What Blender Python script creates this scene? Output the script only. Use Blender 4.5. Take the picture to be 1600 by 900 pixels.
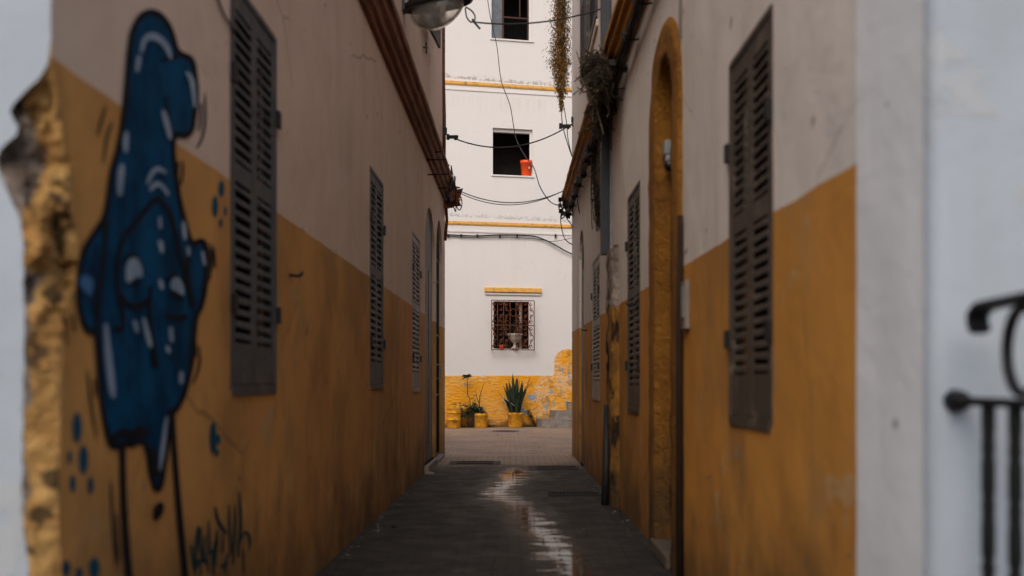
import bpy, math, random
from mathutils import Vector, noise, geometry
random.seed(7)
rad = math.radians
S = bpy.context.scene
for o in list(bpy.data.objects): bpy.data.objects.remove(o)
C = S.collection

# ------------------------------------------------------------------ camera
H = 1.4            # eye height
F = 1500.0         # focal length in photo pixels (1600 wide)
cam = bpy.data.cameras.new('camera'); co = bpy.data.objects.new('camera', cam); C.objects.link(co)
co.location = (0, 0, H); co.rotation_euler = (rad(90), 0, 0)
cam.sensor_width = 36; cam.lens = 36*F/1600; cam.shift_y = 150/1600
cam.clip_start = 0.05; cam.clip_end = 2000
cam.dof.use_dof = True; cam.dof.focus_distance = 27; cam.dof.aperture_fstop = 1.1
S.camera = co
S.render.resolution_x = 1024; S.render.resolution_y = 576
# ------------------------------------------------------------------ light
SUN_EL, SUN_AZ = 44, 193      # azimuth measured clockwise from +Y
w = bpy.data.worlds.new('World'); S.world = w; w.use_nodes = True
wn = w.node_tree; bg = wn.nodes['Background']
sky = wn.nodes.new('ShaderNodeTexSky'); sky.sky_type = 'NISHITA'; sky.sun_disc = False
sky.sun_elevation = rad(SUN_EL); sky.sun_rotation = rad(SUN_AZ); sky.air_density = 1.0; sky.dust_density = 4.0; sky.ozone_density = 1.0
wn.links.new(sky.outputs[0], bg.inputs[0]); bg.inputs[1].default_value = 0.12
sl = bpy.data.lights.new('sun', 'SUN'); so = bpy.data.objects.new('sun', sl); C.objects.link(so)
sl.energy = 1.0; sl.angle = rad(50); sl.color = (1.0, 0.93, 0.84)
az, el = rad(SUN_AZ), rad(SUN_EL)
sd = Vector((math.sin(az)*math.cos(el), math.cos(az)*math.cos(el), math.sin(el)))
so.rotation_euler = sd.to_track_quat('Z', 'Y').to_euler(); so.location = (0, -5, 40)
S.view_settings.view_transform = 'Standard'; S.view_settings.look = 'None'
S.view_settings.exposure = 0.36; S.view_settings.gamma = 1; S.view_settings.use_curve_mapping = False
S.cycles.max_bounces = 8; S.cycles.diffuse_bounces = 5

# ------------------------------------------------------------------ walls' planes
def XL(y): return -1.51 + 0.01*y
def XR(y): return 1.25 - 0.00333*y
def YLpx(px): return F*1.51/(815-px)
def YRpx(px): return F*1.25/(px-795)
def Lpt(px, py, off=0):                       # a point on the left alley wall
    y = YLpx(px); return (XL(y)+off, y, H+(600-py)/F*y)
def Rpt(px, py, off=0):
    y = YRpx(px); return (XR(y)-off, y, H+(600-py)/F*y)
def FY(x): return 30.9 + 0.2*(x+2.1)
def Ffar(px): return 31.32/(1-.2*(px-800)/F)
def Fu(px): return (px-800)/F*Ffar(px)
def Fz(py, px=800): return H+(600-py)/F*Ffar(px)
def Fpt(u, z, d=0): return (u, FY(u)-d, z)    # d is towards the alley
def Fp(px, py, d=0): return Fpt(Fu(px), Fz(py, px), d)
def P(px, py, y): return ((px-800)/F*y, y, H+(600-py)/F*y)
LZ = 2.47                                     # height of the painted dado, left
YL0, YL1 = 3.08, 18.9
YR0, YR1 = 2.84, 19.45

# ------------------------------------------------------------------ objects
def root_of(o):
    while o.parent: o = o.parent
    return o
def empty(name, loc, label, cat, group=None):
    o = bpy.data.objects.new(name, None); C.objects.link(o); o.location = loc; o.empty_display_size = .1
    o['label'] = label; o['category'] = cat
    if group: o['group'] = group
    return o
def tag(o, label, cat, group=None):
    o['label'] = label; o['category'] = cat
    if group: o['group'] = group
    return o
class MB:
    def __init__(s): s.v = []; s.f = []; s.m = []; s.sm = []
    def add(s, vs, fs, mat=0, smooth=False):
        b = len(s.v); s.v += [tuple(v) for v in vs]
        for f in fs: s.f.append(tuple(b+i for i in f)); s.m.append(mat); s.sm.append(smooth)
        return s
    def quad(s, a, b, c, d, mat=0): return s.add([a, b, c, d], [(0, 1, 2, 3)], mat)
    def box(s, a, b, mat=0, fn=None):
        (x0, y0, z0), (x1, y1, z1) = a, b
        vs = [(x0,y0,z0),(x1,y0,z0),(x1,y1,z0),(x0,y1,z0),(x0,y0,z1),(x1,y0,z1),(x1,y1,z1),(x0,y1,z1)]
        if fn: vs = [fn(*v) for v in vs]
        return s.add(vs, [(0,3,2,1),(4,5,6,7),(0,1,5,4),(1,2,6,5),(2,3,7,6),(3,0,4,7)], mat)
    def tube(s, pts, r, n=8, mat=0, cap=True):
        pts = [Vector(p) for p in pts]; N = len(pts); vs = []; up = None
        for i, p in enumerate(pts):
            t = (pts[min(i+1, N-1)]-pts[max(i-1, 0)])
            if t.length < 1e-9: t = Vector((0, 0, 1))
            t.normalize()
            if up is None: up = Vector((0, 0, 1)) if abs(t.z) < .9 else Vector((1, 0, 0))
            a = t.cross(up)
            if a.length < 1e-6: a = t.cross(Vector((1, 0.1, 0)))
            a.normalize(); b = a.cross(t).normalized(); up = b
            rr = r[i] if isinstance(r, (list, tuple)) else r
            for k in range(n):
                th = 2*math.pi*k/n; vs.append(p+a*math.cos(th)*rr+b*math.sin(th)*rr)
        fs = [(i*n+k, i*n+(k+1) % n, (i+1)*n+(k+1) % n, (i+1)*n+k) for i in range(N-1) for k in range(n)]
        if cap: fs += [tuple(range(n-1, -1, -1)), tuple((N-1)*n+k for k in range(n))]
        return s.add(vs, fs, mat, True)
    def lathe(s, prof, c, n=24, mat=0, smooth=True, sx=1, sy=1):
        vs = [(c[0]+r*math.cos(2*math.pi*k/n)*sx, c[1]+r*math.sin(2*math.pi*k/n)*sy, c[2]+z) for r, z in prof for k in range(n)]
        fs = [(i*n+k, i*n+(k+1) % n, (i+1)*n+(k+1) % n, (i+1)*n+k) for i in range(len(prof)-1) for k in range(n)]
        return s.add(vs, fs, mat, smooth)
    def sheet(s, outer, holes, fn, mat=0, reveal=None, back=None, rmat=None, bmat=0, subs=0.0):
        """flat outline with holes mapped through fn(s,z,d); holes get reveals `reveal` deep"""
        loops = [[Vector((p[0], p[1], 0)) for p in outer]]+[[Vector((p[0], p[1], 0)) for p in h] for h in holes]
        tris = geometry.tessellate_polygon(loops); flat = [p for l in loops for p in l]
        s.add([fn(p.x, p.y, 0) for p in flat], [tuple(t) for t in tris], mat)
        if reveal:
            for h, d in zip(holes, reveal):
                if not d: continue
                n = len(h)
                for i in range(n):
                    a, b = h[i], h[(i+1) % n]
                    s.quad(fn(a[0], a[1], 0), fn(b[0], b[1], 0), fn(b[0], b[1], d), fn(a[0], a[1], d), mat if rmat is None else rmat)
                if back and back[holes.index(h)] is not None:
                    s.add([fn(p[0], p[1], d) for p in h], [tuple(range(n))], back[holes.index(h)])
        return s
    def build(s, name, mats, parent=None, bevel=0, sub=0):
        me = bpy.data.meshes.new(name)
        o = bpy.data.objects.new(name, me); C.objects.link(o)
        off = Vector((0, 0, 0))
        if parent: o.parent = parent; off = root_of(parent).location
        elif s.v:
            xs = [v[0] for v in s.v]; ys = [v[1] for v in s.v]; off = Vector(((min(xs)+max(xs))/2, (min(ys)+max(ys))/2, min(v[2] for v in s.v)))
            o.location = off
        if parent and root_of(parent).type == 'MESH': pass
        me.from_pydata([tuple(Vector(v)-off) for v in s.v], [], s.f)
        if not isinstance(mats, (list, tuple)): mats = [mats]
        for m in mats: me.materials.append(m)
        for p, m, q in zip(me.polygons, s.m, s.sm): p.material_index = m; p.use_smooth = q
        me.update()
        if bevel:
            b = o.modifiers.new('bevel', 'BEVEL'); b.width = bevel; b.segments = 2; b.limit_method = 'ANGLE'
        return o
def build_each(mb, name, mats, parent=None, bevel=0, label=None):
    # one object for every connected piece of the collector
    par = list(range(len(mb.v)))
    def find(i):
        while par[i] != i: par[i] = par[par[i]]; i = par[i]
        return i
    for f in mb.f:
        a = find(f[0])
        for i in f[1:]: par[find(i)] = a
    comp = {}
    for k, f in enumerate(mb.f): comp.setdefault(find(f[0]), []).append(k)
    out = []
    for ks in comp.values():
        m = MB(); ids = sorted({i for k in ks for i in mb.f[k]}); ix = {i: j for j, i in enumerate(ids)}
        m.v = [mb.v[i] for i in ids]; m.f = [tuple(ix[i] for i in mb.f[k]) for k in ks]; m.m = [mb.m[k] for k in ks]; m.sm = [mb.sm[k] for k in ks]
        o = m.build(name, mats, parent, bevel); out.append(o)
        if label: o['label'] = label
    return out
def struct(name, mb, mats):
    o = mb.build(name, mats); o['kind'] = 'structure'; return o

# ------------------------------------------------------------------ materials
class NT:
    def __init__(s, name):
        m = bpy.data.materials.new(name); m.use_nodes = True; s.m = m; s.t = m.node_tree
        s.b = s.t.nodes['Principled BSDF']; s.geo = s.t.nodes.new('ShaderNodeNewGeometry')
        s.pos = s.geo.outputs['Position']
        sp = s.t.nodes.new('ShaderNodeSeparateXYZ'); s.t.links.new(s.pos, sp.inputs[0]); s.x, s.y, s.z = sp.outputs
    def n(s, ty, **kw):
        nd = s.t.nodes.new(ty)
        for k, v in kw.items(): setattr(nd, k, v)
        return nd
    def link(s, a, b):
        if hasattr(a, 'is_output'): s.t.links.new(a, b)
        else: b.default_value = a
    def math(s, op, a, b=0.0, c=None, clamp=False):
        nd = s.n('ShaderNodeMath', operation=op, use_clamp=clamp); s.link(a, nd.inputs[0]); s.link(b, nd.inputs[1])
        if c is not None: s.link(c, nd.inputs[2])
        return nd.outputs[0]
    def scaled(s, v, off=(0, 0, 0)):
        nd = s.n('ShaderNodeMapping'); nd.inputs['Scale'].default_value = v; nd.inputs['Location'].default_value = off
        s.t.links.new(s.pos, nd.inputs[0]); return nd.outputs[0]
    def noise(s, scale, vec=None, detail=4, rough=.55, dist=0):
        nd = s.n('ShaderNodeTexNoise'); nd.inputs['Scale'].default_value = scale; nd.inputs['Detail'].default_value = detail
        nd.inputs['Roughness'].default_value = rough; nd.inputs['Distortion'].default_value = dist
        s.t.links.new(vec or s.pos, nd.inputs['Vector']); return nd.outputs['Fac']
    def vor(s, scale, feature='F1', vec=None):
        nd = s.n('ShaderNodeTexVoronoi', feature=feature); nd.inputs['Scale'].default_value = scale
        s.t.links.new(vec or s.pos, nd.inputs['Vector']); return nd.outputs['Distance']
    def ramp(s, f, a, b, va=0.0, vb=1.0):
        nd = s.n('ShaderNodeMapRange', interpolation_type='SMOOTHSTEP'); s.link(f, nd.inputs[0])
        for i, v in zip((1, 2, 3, 4), (a, b, va, vb)): s.link(v, nd.inputs[i])
        return nd.outputs[0]
    def mix(s, f, a, b, mode='MIX'):
        nd = s.n('ShaderNodeMix', data_type='RGBA', blend_type=mode)
        s.link(f, nd.inputs[0])
        for v, i in ((a, 6), (b, 7)):
            if isinstance(v, tuple): v = v+(1,) if len(v) == 3 else v
            s.link(v, nd.inputs[i])
        return nd.outputs[2]
    def bump(s, h, strength=.3, dist=.01, prev=None):
        nd = s.n('ShaderNodeBump'); nd.inputs['Strength'].default_value = strength; nd.inputs['Distance'].default_value = dist
        s.t.links.new(h, nd.inputs['Height'])
        if prev: s.t.links.new(prev, nd.inputs['Normal'])
        return nd.outputs[0]
    def out(s, col, rough=.85, normal=None, spec=.3, metal=0):
        c = s.b.inputs
        if isinstance(col, tuple): col = col+(1,)
        s.link(col, c['Base Color']); s.link(rough, c['Roughness']); s.link(metal, c['Metallic']); c['Specular IOR Level'].default_value = spec
        if normal: s.t.links.new(normal, c['Normal'])
        return s.m

def simple(name, col, rough=.6, metal=0, var=.25, bump=0, scale=6, spec=.3):
    t = NT(name); f = t.ramp(t.noise(scale, detail=6), .3, .7)
    c2 = tuple(v*(1-var) for v in col)
    nb = t.bump(t.noise(scale*8), bump, .004) if bump else None
    return t.out(t.mix(f, col, c2), rough, nb, spec, metal)

def wall_paint(name, upper, lower, slope0, slope1, yEnd=None, facade=(.62,.64,.66), chips=True):
    """plaster painted in two tones; the line is at z = slope0 + slope1*y"""
    t = NT(name)
    wob = t.math('MULTIPLY', t.math('SUBTRACT', t.noise(3.0, detail=6), .5), .035)
    line = t.math('ADD', t.math('MULTIPLY_ADD', t.y, slope1, slope0), wob)
    low = t.math('LESS_THAN', t.z, line)
    # large cloudy variation, vertical runs, scuffs
    cl = t.ramp(t.noise(.9, detail=6, rough=.6), .3, .72)
    runs = t.ramp(t.noise(1.0, t.scaled((3, 3, .6)), detail=8, rough=.62), .45, .75)
    up = t.mix(t.math('MULTIPLY', cl, .45), upper, tuple(v*.80 for v in upper))
    up = t.mix(t.math('MULTIPLY', runs, .35), up, tuple(v*k for v, k in zip(upper, (.66, .6, .54))))
    lo = t.mix(t.math('MULTIPLY', cl, .6), lower, (lower[0]*.78, lower[1]*.70, lower[2]*.8))
    lo = t.mix(t.math('MULTIPLY', runs, .32), lo, (lower[0]*.52, lower[1]*.44, lower[2]*.6))
    old = t.ramp(t.noise(2.3, t.scaled((1, 1, .6), (3, 7, 1)), detail=8, rough=.68), .53, .66)
    lo = t.mix(t.math('MULTIPLY', old, .4), lo, (.30, .20, .10))
    # flaked layer showing an older, paler coat with a crisp ragged rim
    flk = t.ramp(t.noise(1.9, t.scaled((1, .9, 1.1), (11, 3, 5)), detail=10, rough=.66), .618, .628)
    lo = t.mix(t.math('MULTIPLY', flk, .5), lo, (.46, .33, .18))
    up = t.mix(t.math('MULTIPLY', flk, .15), up, (.52, .43, .33))
    # brown damp stains with their own outline, then darker brown towards the paving with an uneven edge
    damp_ = t.ramp(t.noise(.8, t.scaled((1, .7, .45), (7, 8, 2)), detail=9, rough=.62), .50, .60)
    lo = t.mix(t.math('MULTIPLY', damp_, .38), lo, (.17, .10, .045))
    edge = t.math('MULTIPLY_ADD', t.noise(1.2, t.scaled((1.5, 1.0, .7)), detail=9, rough=.66), 2.9, -.75)
    foot_dark = t.ramp(t.math('SUBTRACT', edge, t.z), -.25, .85)
    lo = t.mix(t.math('MULTIPLY', foot_dark, .72), lo, (.060, .040, .022))
    col = t.mix(low, up, lo)
    if yEnd is not None:
        near = t.math('LESS_THAN', t.y, t.math('ADD', yEnd, t.math('MULTIPLY', wob, .5)))
        fc = t.mix(t.math('MULTIPLY', cl, .4), facade, tuple(v*.86 for v in facade))
        fc = t.mix(t.math('MULTIPLY', runs, .3), fc, tuple(v*.72 for v in facade))
        col = t.mix(near, col, fc)
    # small chips and hairline cracks
    chip = t.ramp(t.noise(7.5, detail=3, rough=.4), .735 if chips else .9, .755 if chips else .95)
    col = t.mix(t.math('MULTIPLY', chip, .7), col, (.13, .10, .075))
    cv = t.n('ShaderNodeMix', data_type='VECTOR'); cv.inputs[0].default_value = .12
    nz = t.n('ShaderNodeTexNoise'); nz.inputs['Scale'].default_value = 3; nz.inputs['Detail'].default_value = 5; t.t.links.new(t.pos, nz.inputs['Vector'])
    t.t.links.new(t.pos, cv.inputs[4]); t.t.links.new(nz.outputs['Color'], cv.inputs[5])
    crack = t.math('MULTIPLY', t.ramp(t.vor(.55, 'DISTANCE_TO_EDGE', cv.outputs[1]), .0015, .007, 1, 0), t.ramp(t.noise(.6), .5, .6))
    col = t.mix(t.math('MULTIPLY', crack, .45), col, (.10, .075, .05))
    b1 = t.bump(t.noise(1.3, detail=2), .5, .06)
    b1 = t.bump(flk, .5, .004, b1)
    b2 = t.bump(t.noise(13, detail=7, rough=.66), .5, .010, b1)
    b3 = t.bump(t.noise(90, detail=3), .25, .002, b2)
    return t.out(col, .9, b3, .2)

M = {}
BEIGE = (.73, .56, .44); OCHRE = (.58, .265, .05)
M['wallL'] = wall_paint('left_plaster', BEIGE, (.64, .33, .095), LZ-.03, .003)
M['wallR'] = wall_paint('right_plaster', (.72, .65, .59), OCHRE, 2.145, .0148, 3.45, (.80, .80, .80))
M['upperwall'] = wall_paint('upper_plaster', (.60, .49, .40), OCHRE, -9, 0)
M['facade'] = wall_paint('street_facade', (.37, .42, .475), OCHRE, -9, 0, chips=False)
def stucco(name, col, col2, amt=.6):
    t = NT(name)
    n1 = t.noise(11, detail=7, rough=.65, dist=.8); n2 = t.noise(1.5, detail=6, rough=.6)
    c = t.mix(t.ramp(n2, .35, .7), col, col2)
    c = t.mix(t.math('MULTIPLY', t.ramp(n1, .5, .75), .4), c, tuple(v*.5 for v in col))
    edge = t.math('MULTIPLY_ADD', t.noise(1.6, detail=8, rough=.62), 3.2, -.7)
    c = t.mix(t.math('MULTIPLY', t.ramp(t.math('SUBTRACT', edge, t.z), -.25, .9), .82), c, (.055, .038, .022))
    b = t.bump(n1, 1.0, .06); b = t.bump(t.noise(60, detail=4), .3, .004, b)
    return t.out(c, .92, b, .2)
M['stucco'] = stucco('rough_ochre_stucco', (.31, .135, .020), (.19, .078, .015))
def far_dado():
    t = NT('old_yellow_dado')
    vr = t.n('ShaderNodeMapping'); vr.inputs['Rotation'].default_value = (0, rad(28), 0); vr.inputs['Scale'].default_value = (3.2, 3, 9); t.t.links.new(t.pos, vr.inputs[0])
    n1 = t.noise(1.7, vr.outputs[0], detail=6, rough=.6, dist=.6)
    n2 = t.noise(.9, t.scaled((1, 1, 1), (4, 2, 9)), detail=8, rough=.6)
    c = t.mix(t.ramp(n2, .4, .62), (.84, .36, .018), (.80, .41, .09))
    right = t.ramp(t.x, .0, 1.2)                   # the right end is the worn one
    worn = t.ramp(t.math('MULTIPLY_ADD', right, .13, t.noise(2.6, detail=10, rough=.7)), .56, .66)
    c = t.mix(t.math('MULTIPLY', worn, .8), c, (.78, .50, .24))
    brown = t.ramp(t.math('MULTIPLY_ADD', right, .09, t.noise(3.8, t.scaled((1, 1, 1), (9, 1, 3)), detail=9, rough=.72)), .60, .68)
    c = t.mix(t.math('MULTIPLY', brown, .65), c, (.36, .17, .03))
    low = t.ramp(t.z, .2, .9, .08, 0)
    blue = t.ramp(t.math('ADD', t.math('MULTIPLY_ADD', right, .10, t.noise(2.1, t.scaled((1.3, 1, 1), (1, 5, 7)), detail=8, rough=.6)), low), .655, .675)
    c = t.mix(blue, c, (.30, .36, .42))
    dirt = t.ramp(t.math('SUBTRACT', t.math('MULTIPLY', t.noise(4, detail=7), .5), t.z), -.1, .25)
    c = t.mix(t.math('MULTIPLY', dirt, .8), c, (.12, .08, .04))
    c = t.mix(t.math('MULTIPLY', t.ramp(n1, .58, .72), .22), c, (.42, .20, .03))
    b = t.bump(n1, 1.0, .05); b = t.bump(t.noise(45, detail=5), .5, .006, b)
    return t.out(c, .9, b, .2)
M['dado'] = far_dado()
def far_white():
    t = NT('white_lime_wash')
    W = (.68, .655, .64)
    cl = t.ramp(t.noise(.45, detail=6), .35, .7)
    c = t.mix(t.math('MULTIPLY', cl, .35), W, (.70, .67, .64))
    runs = t.ramp(t.noise(1.0, t.scaled((3.1, 1, .3)), detail=9, rough=.7), .52, .8)
    c = t.mix(t.math('MULTIPLY', runs, .22), c, (.58, .52, .45))
    for zb, am in ((11.2, .55), (6.75, .35)):
        d = t.math('SUBTRACT', t.z, t.math('MULTIPLY_ADD', t.x, -.02, zb))
        m = t.math('MULTIPLY', t.ramp(d, -.02, .03), t.ramp(d, .0, .42, 1, 0))
        sp = t.ramp(t.math('MULTIPLY_ADD', m, .28, t.noise(9, detail=9, rough=.75)), .70, .82)
        c = t.mix(t.math('MULTIPLY', t.math('MULTIPLY', sp, m), am), c, (.12, .11, .10))
    for zb in (10.75, 6.35):                        # dirty runs under the ledges
        d = t.math('SUBTRACT', zb, t.z)
        m = t.math('MULTIPLY', t.ramp(d, -.02, .05), t.ramp(d, 0, .8, 1, 0))
        st = t.ramp(t.noise(1.0, t.scaled((22, 1, .5)), detail=4), .45, .7)
        c = t.mix(t.math('MULTIPLY', t.math('MULTIPLY', st, m), .25), c, (.45, .36, .28))
    c = t.mix(t.math('MULTIPLY', t.ramp(t.noise(1.7, detail=10, rough=.72), .58, .64), .22), c, (.60, .56, .52))
    # flaking near the foot on the right
    fl = t.math('MULTIPLY', t.ramp(t.x, .9, 1.5), t.ramp(t.z, 1.9, 3.6, 1, 0))
    pk = t.ramp(t.math('MULTIPLY_ADD', fl, .12, t.noise(5, t.scaled((1, 1, 1), (2, 2, 2)), detail=8, rough=.7)), .70, .73)
    c = t.mix(t.math('MULTIPLY', pk, fl), c, (.60, .30, .07))
    b = t.bump(t.noise(1.2, detail=4), .35, .05); b = t.bump(t.noise(25, detail=5), .3, .006, b)
    return t.out(c, .9, b, .2)
M['white'] = far_white()
def ledge_yellow():
    t = NT('yellow_ledge_paint')
    n = t.noise(1.0, t.scaled((7, 7, 14)), detail=8, rough=.7)
    c = t.mix(t.ramp(n, .50, .72), (.74, .40, .10), (.15, .11, .07))
    return t.out(c, .85, t.bump(t.noise(30), .4, .01), .2)
M['ledge'] = ledge_yellow()
def cornice_mat(name, a, b_):
    t = NT(name)
    n = t.noise(1.0, t.scaled((9, 1.2, 14)), detail=7, rough=.65)
    c = t.mix(t.ramp(n, .4, .65), a, b_)
    c = t.mix(t.math('MULTIPLY', t.ramp(t.noise(3, detail=8, rough=.7), .55, .66), .7), c, tuple(v*.35 for v in b_))
    return t.out(c, .88, t.bump(t.noise(18, detail=6), .5, .015), .2)
M['corniceL'] = cornice_mat('terracotta_cornice', (.23, .10, .055), (.14, .06, .035))
M['corniceR'] = cornice_mat('ochre_cornice', (.44, .20, .03), (.24, .11, .03))
def rubble():
    t = NT('broken_plaster_rubble')
    n = t.noise(6, detail=8, rough=.65)
    y = t.mix(t.ramp(n, .35, .65), (.60, .36, .13), (.42, .22, .07))
    g = t.mix(t.ramp(t.noise(14, detail=6), .35, .65), (.30, .25, .21), (.14, .10, .075))
    ex = t.ramp(t.math('ADD', t.math('MULTIPLY', t.math('SUBTRACT', -1.555, t.x), 5.0), t.noise(4.5, detail=5)), .50, .58)
    c = t.mix(ex, y, g)
    c = t.mix(t.math('MULTIPLY', t.ramp(t.noise(9, t.scaled((1, 1, 1), (3, 3, 3)), detail=6), .55, .61), .85), c, (.05, .035, .022))
    b = t.bump(t.noise(30, detail=8, rough=.75), 1.0, .02)
    return t.out(c, .95, b, .15)
M['rubble'] = rubble()
def rubbleR():
    t = NT('flaking_pier_plaster')
    n = t.noise(5, detail=8, rough=.65)
    y = t.mix(t.ramp(n, .35, .65), (.42, .20, .04), (.22, .11, .035))
    g = t.mix(t.ramp(t.noise(8, detail=6), .35, .65), (.40, .34, .30), (.18, .14, .12))
    c = t.mix(t.math('LESS_THAN', t.z, t.math('MULTIPLY_ADD', n, .3, 2.15)), g, y)
    c = t.mix(t.ramp(t.noise(4, t.scaled((1, 1, .5), (3, 3, 3)), detail=7, rough=.7), .49, .57), c, (.04, .028, .02))
    edge = t.math('MULTIPLY_ADD', t.noise(1.6, detail=8, rough=.62), 3.2, -.7)
    c = t.mix(t.math('MULTIPLY', t.ramp(t.math('SUBTRACT', edge, t.z), -.25, .9), .82), c, (.055, .038, .022))
    return t.out(c, .95, t.bump(t.noise(14, detail=7, rough=.7), .9, .04), .15)
M['pier'] = rubbleR()
def paving(name, base, wet):
    t = NT(name)
    br = t.n('ShaderNodeTexBrick'); br.offset = .5; br.inputs['Scale'].default_value = 1
    br.inputs['Brick Width'].default_value = .20; br.inputs['Row Height'].default_value = .10
    br.inputs['Mortar Size'].default_value = .009 if wet else .005; br.inputs['Mortar Smooth'].default_value = .4; br.inputs['Bias'].default_value = -.1
    br.inputs['Color1'].default_value = tuple(v*(1.25 if wet else 1) for v in base)+(1,); br.inputs['Color2'].default_value = tuple(v*(.38 if wet else .8) for v in base)+(1,)
    br.inputs['Mortar'].default_value = tuple(v*.35 for v in base)+(1,)
    # joints wander a little so the courses are not ruler-straight
    nz = t.n('ShaderNodeTexNoise'); nz.inputs['Scale'].default_value = 1.5; nz.inputs['Detail'].default_value = 5; t.t.links.new(t.pos, nz.inputs['Vector'])
    mx = t.n('ShaderNodeMix', data_type='VECTOR'); mx.inputs[0].default_value = .07
    t.t.links.new(t.pos, mx.inputs[4]); t.t.links.new(nz.outputs['Color'], mx.inputs[5]); t.t.links.new(mx.outputs[1], br.inputs['Vector'])
    c = t.mix(t.math('MULTIPLY', t.ramp(t.noise(.8, detail=7, rough=.65), .35, .65), .6), br.outputs['Color'], tuple(v*.55 for v in base))
    c = t.mix(t.math('MULTIPLY', t.ramp(t.noise(5, detail=9, rough=.7), .55, .7), .4), c, tuple(min(1, v*1.5) for v in base))
    h = t.math('ADD', t.math('MULTIPLY', br.outputs['Fac'], -1.0), t.math('MULTIPLY', t.noise(22, detail=6, rough=.7), .55))
    r = t.ramp(t.noise(3, detail=6), .3, .7, .62, .85)
    if wet:
        crv = t.n('ShaderNodeFloatCurve'); cm = crv.mapping.curves[0]
        pts = [(2.5, .62), (6.5, .55), (7.4, .46), (8.4, .36), (9.3, .24), (10.3, .17), (11.2, .0), (12.5, -.15), (13.6, -.06), (15.0, .02), (17.5, .05), (25, .1)]
        for i, (yy, xx) in enumerate(pts):
            q = (yy/25, xx*.5+.5)
            if i == 0: cm.points[0].location = q
            elif i == len(pts)-1: cm.points[-1].location = q
            else: cm.points.new(*q)
        crv.mapping.update(); t.t.links.new(t.math('DIVIDE', t.y, 25), crv.inputs['Value'])
        cx = t.math('MULTIPLY', t.math('SUBTRACT', crv.outputs[0], .5), 2)
        d = t.math('ABSOLUTE', t.math('SUBTRACT', t.x, cx))
        wn_ = t.noise(1.0, t.scaled((1.7, 8.5, 1)), detail=10, rough=.74)
        width = t.ramp(t.y, 15.2, 16.6, 1, 0); d = t.math('MULTIPLY', d, 1.25)
        puddle = t.ramp(t.math('SUBTRACT', t.math('ADD', t.math('MULTIPLY', t.math('SUBTRACT', wn_, t.math('MULTIPLY', br.outputs['Fac'], .08)), 1.9), -.745), t.math('ADD', d, t.math('SUBTRACT', .06, t.math('MULTIPLY', width, .06)))), -.02, .08)
        puddle = t.math('MULTIPLY', puddle, width)
        damp = t.math('MULTIPLY', t.ramp(t.math('SUBTRACT', t.math('MULTIPLY', t.noise(1.0, t.scaled((2, 3, 1)), detail=6), 1.1), d), -.05, .3), width)
        c = t.mix(t.math('MULTIPLY', damp, .45), c, tuple(v*.35 for v in base))
        c = t.mix(t.math('MULTIPLY', puddle, .7), c, (.012, .010, .009))
        r = t.math('MULTIPLY', r, t.math('SUBTRACT', 1, t.math('MULTIPLY', damp, .25)))
        r = t.math('MULTIPLY', r, t.math('SUBTRACT', 1, t.math('MULTIPLY', puddle, .93)))
        h = t.math('MULTIPLY', h, t.math('SUBTRACT', 1, t.math('MULTIPLY', puddle, .985)))
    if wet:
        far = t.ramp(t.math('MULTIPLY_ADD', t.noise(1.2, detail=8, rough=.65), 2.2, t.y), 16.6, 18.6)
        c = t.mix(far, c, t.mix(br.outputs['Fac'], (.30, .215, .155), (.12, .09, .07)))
    t.b.inputs['IOR'].default_value = 1.4
    return t.out(c, r, t.bump(h, 1.0 if wet else .6, .02 if wet else .01), .42 if wet else .2)
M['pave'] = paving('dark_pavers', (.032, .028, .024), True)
M['pave2'] = paving('plaza_pavers', (.42, .295, .21), False)
M['ground'] = simple('street_ground', (.16, .14, .12), .85, var=.35, bump=.3)
def shutter_mat(name, col):
    t = NT(name)
    g = t.noise(1.0, t.scaled((30, 30, 3)), detail=6, rough=.6)
    c = t.mix(t.ramp(g, .35, .7), col, tuple(v*.62 for v in col))
    c = t.mix(t.math('MULTIPLY', t.ramp(t.noise(6, detail=9, rough=.75), .54, .62), .6), c, (.17, .13, .095))
    return t.out(c, .6, t.bump(g, .3, .004), .3)
M['shutL'] = shutter_mat('grey_shutter_paint', (.085, .087, .088))
M['shutR'] = shutter_mat('brown_shutter_paint', (.075, .056, .043))
M['shutD'] = shutter_mat('dark_shutter_and_shade_paint', (.055, .046, .042))
M['shutP'] = shutter_mat('pale_shutter_paint', (.30, .27, .24))
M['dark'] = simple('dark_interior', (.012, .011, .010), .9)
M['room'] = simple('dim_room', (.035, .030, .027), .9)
M['iron'] = simple('black_iron', (.007, .007, .008), .55, 0, bump=.3, spec=.3)
M['rust'] = simple('rusty_iron', (.20, .065, .028), .8, .1, var=.5, bump=.4, scale=14)
M['cable'] = simple('black_cable', (.022, .021, .022), .6)
M['duct'] = simple('blue_grey_duct', (.045, .052, .062), .6, bump=.1)
M['ductedge'] = simple('duct_lip', (.24, .24, .24), .5)
M['stone'] = simple('grey_step_stone', (.30, .255, .22), .85, var=.35, bump=.5)
M['urn'] = simple('pale_urn_stone', (.52, .45, .38), .85, var=.3, bump=.5)
M['orange'] = simple('orange_plastic', (.86, .085, .012), .38, var=.08, spec=.5)
M['potyellow'] = cornice_mat('yellow_pot_paint', (.76, .36, .02), (.50, .22, .03))
M['soil'] = simple('potting_soil', (.05, .035, .025), .95, bump=.8, scale=20)
M['leafdark'] = simple('dark_leaf', (.030, .050, .026), .45, var=.5, scale=20, spec=.4)
M['leafmid'] = simple('green_leaf', (.055, .10, .04), .5, var=.5, scale=25, spec=.4)
M['vine'] = simple('dry_vine_leaf', (.42, .22, .05), .75, var=.6, scale=30)
M['vine2'] = simple('olive_vine_leaf', (.16, .12, .04), .75, var=.6, scale=30)
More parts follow.
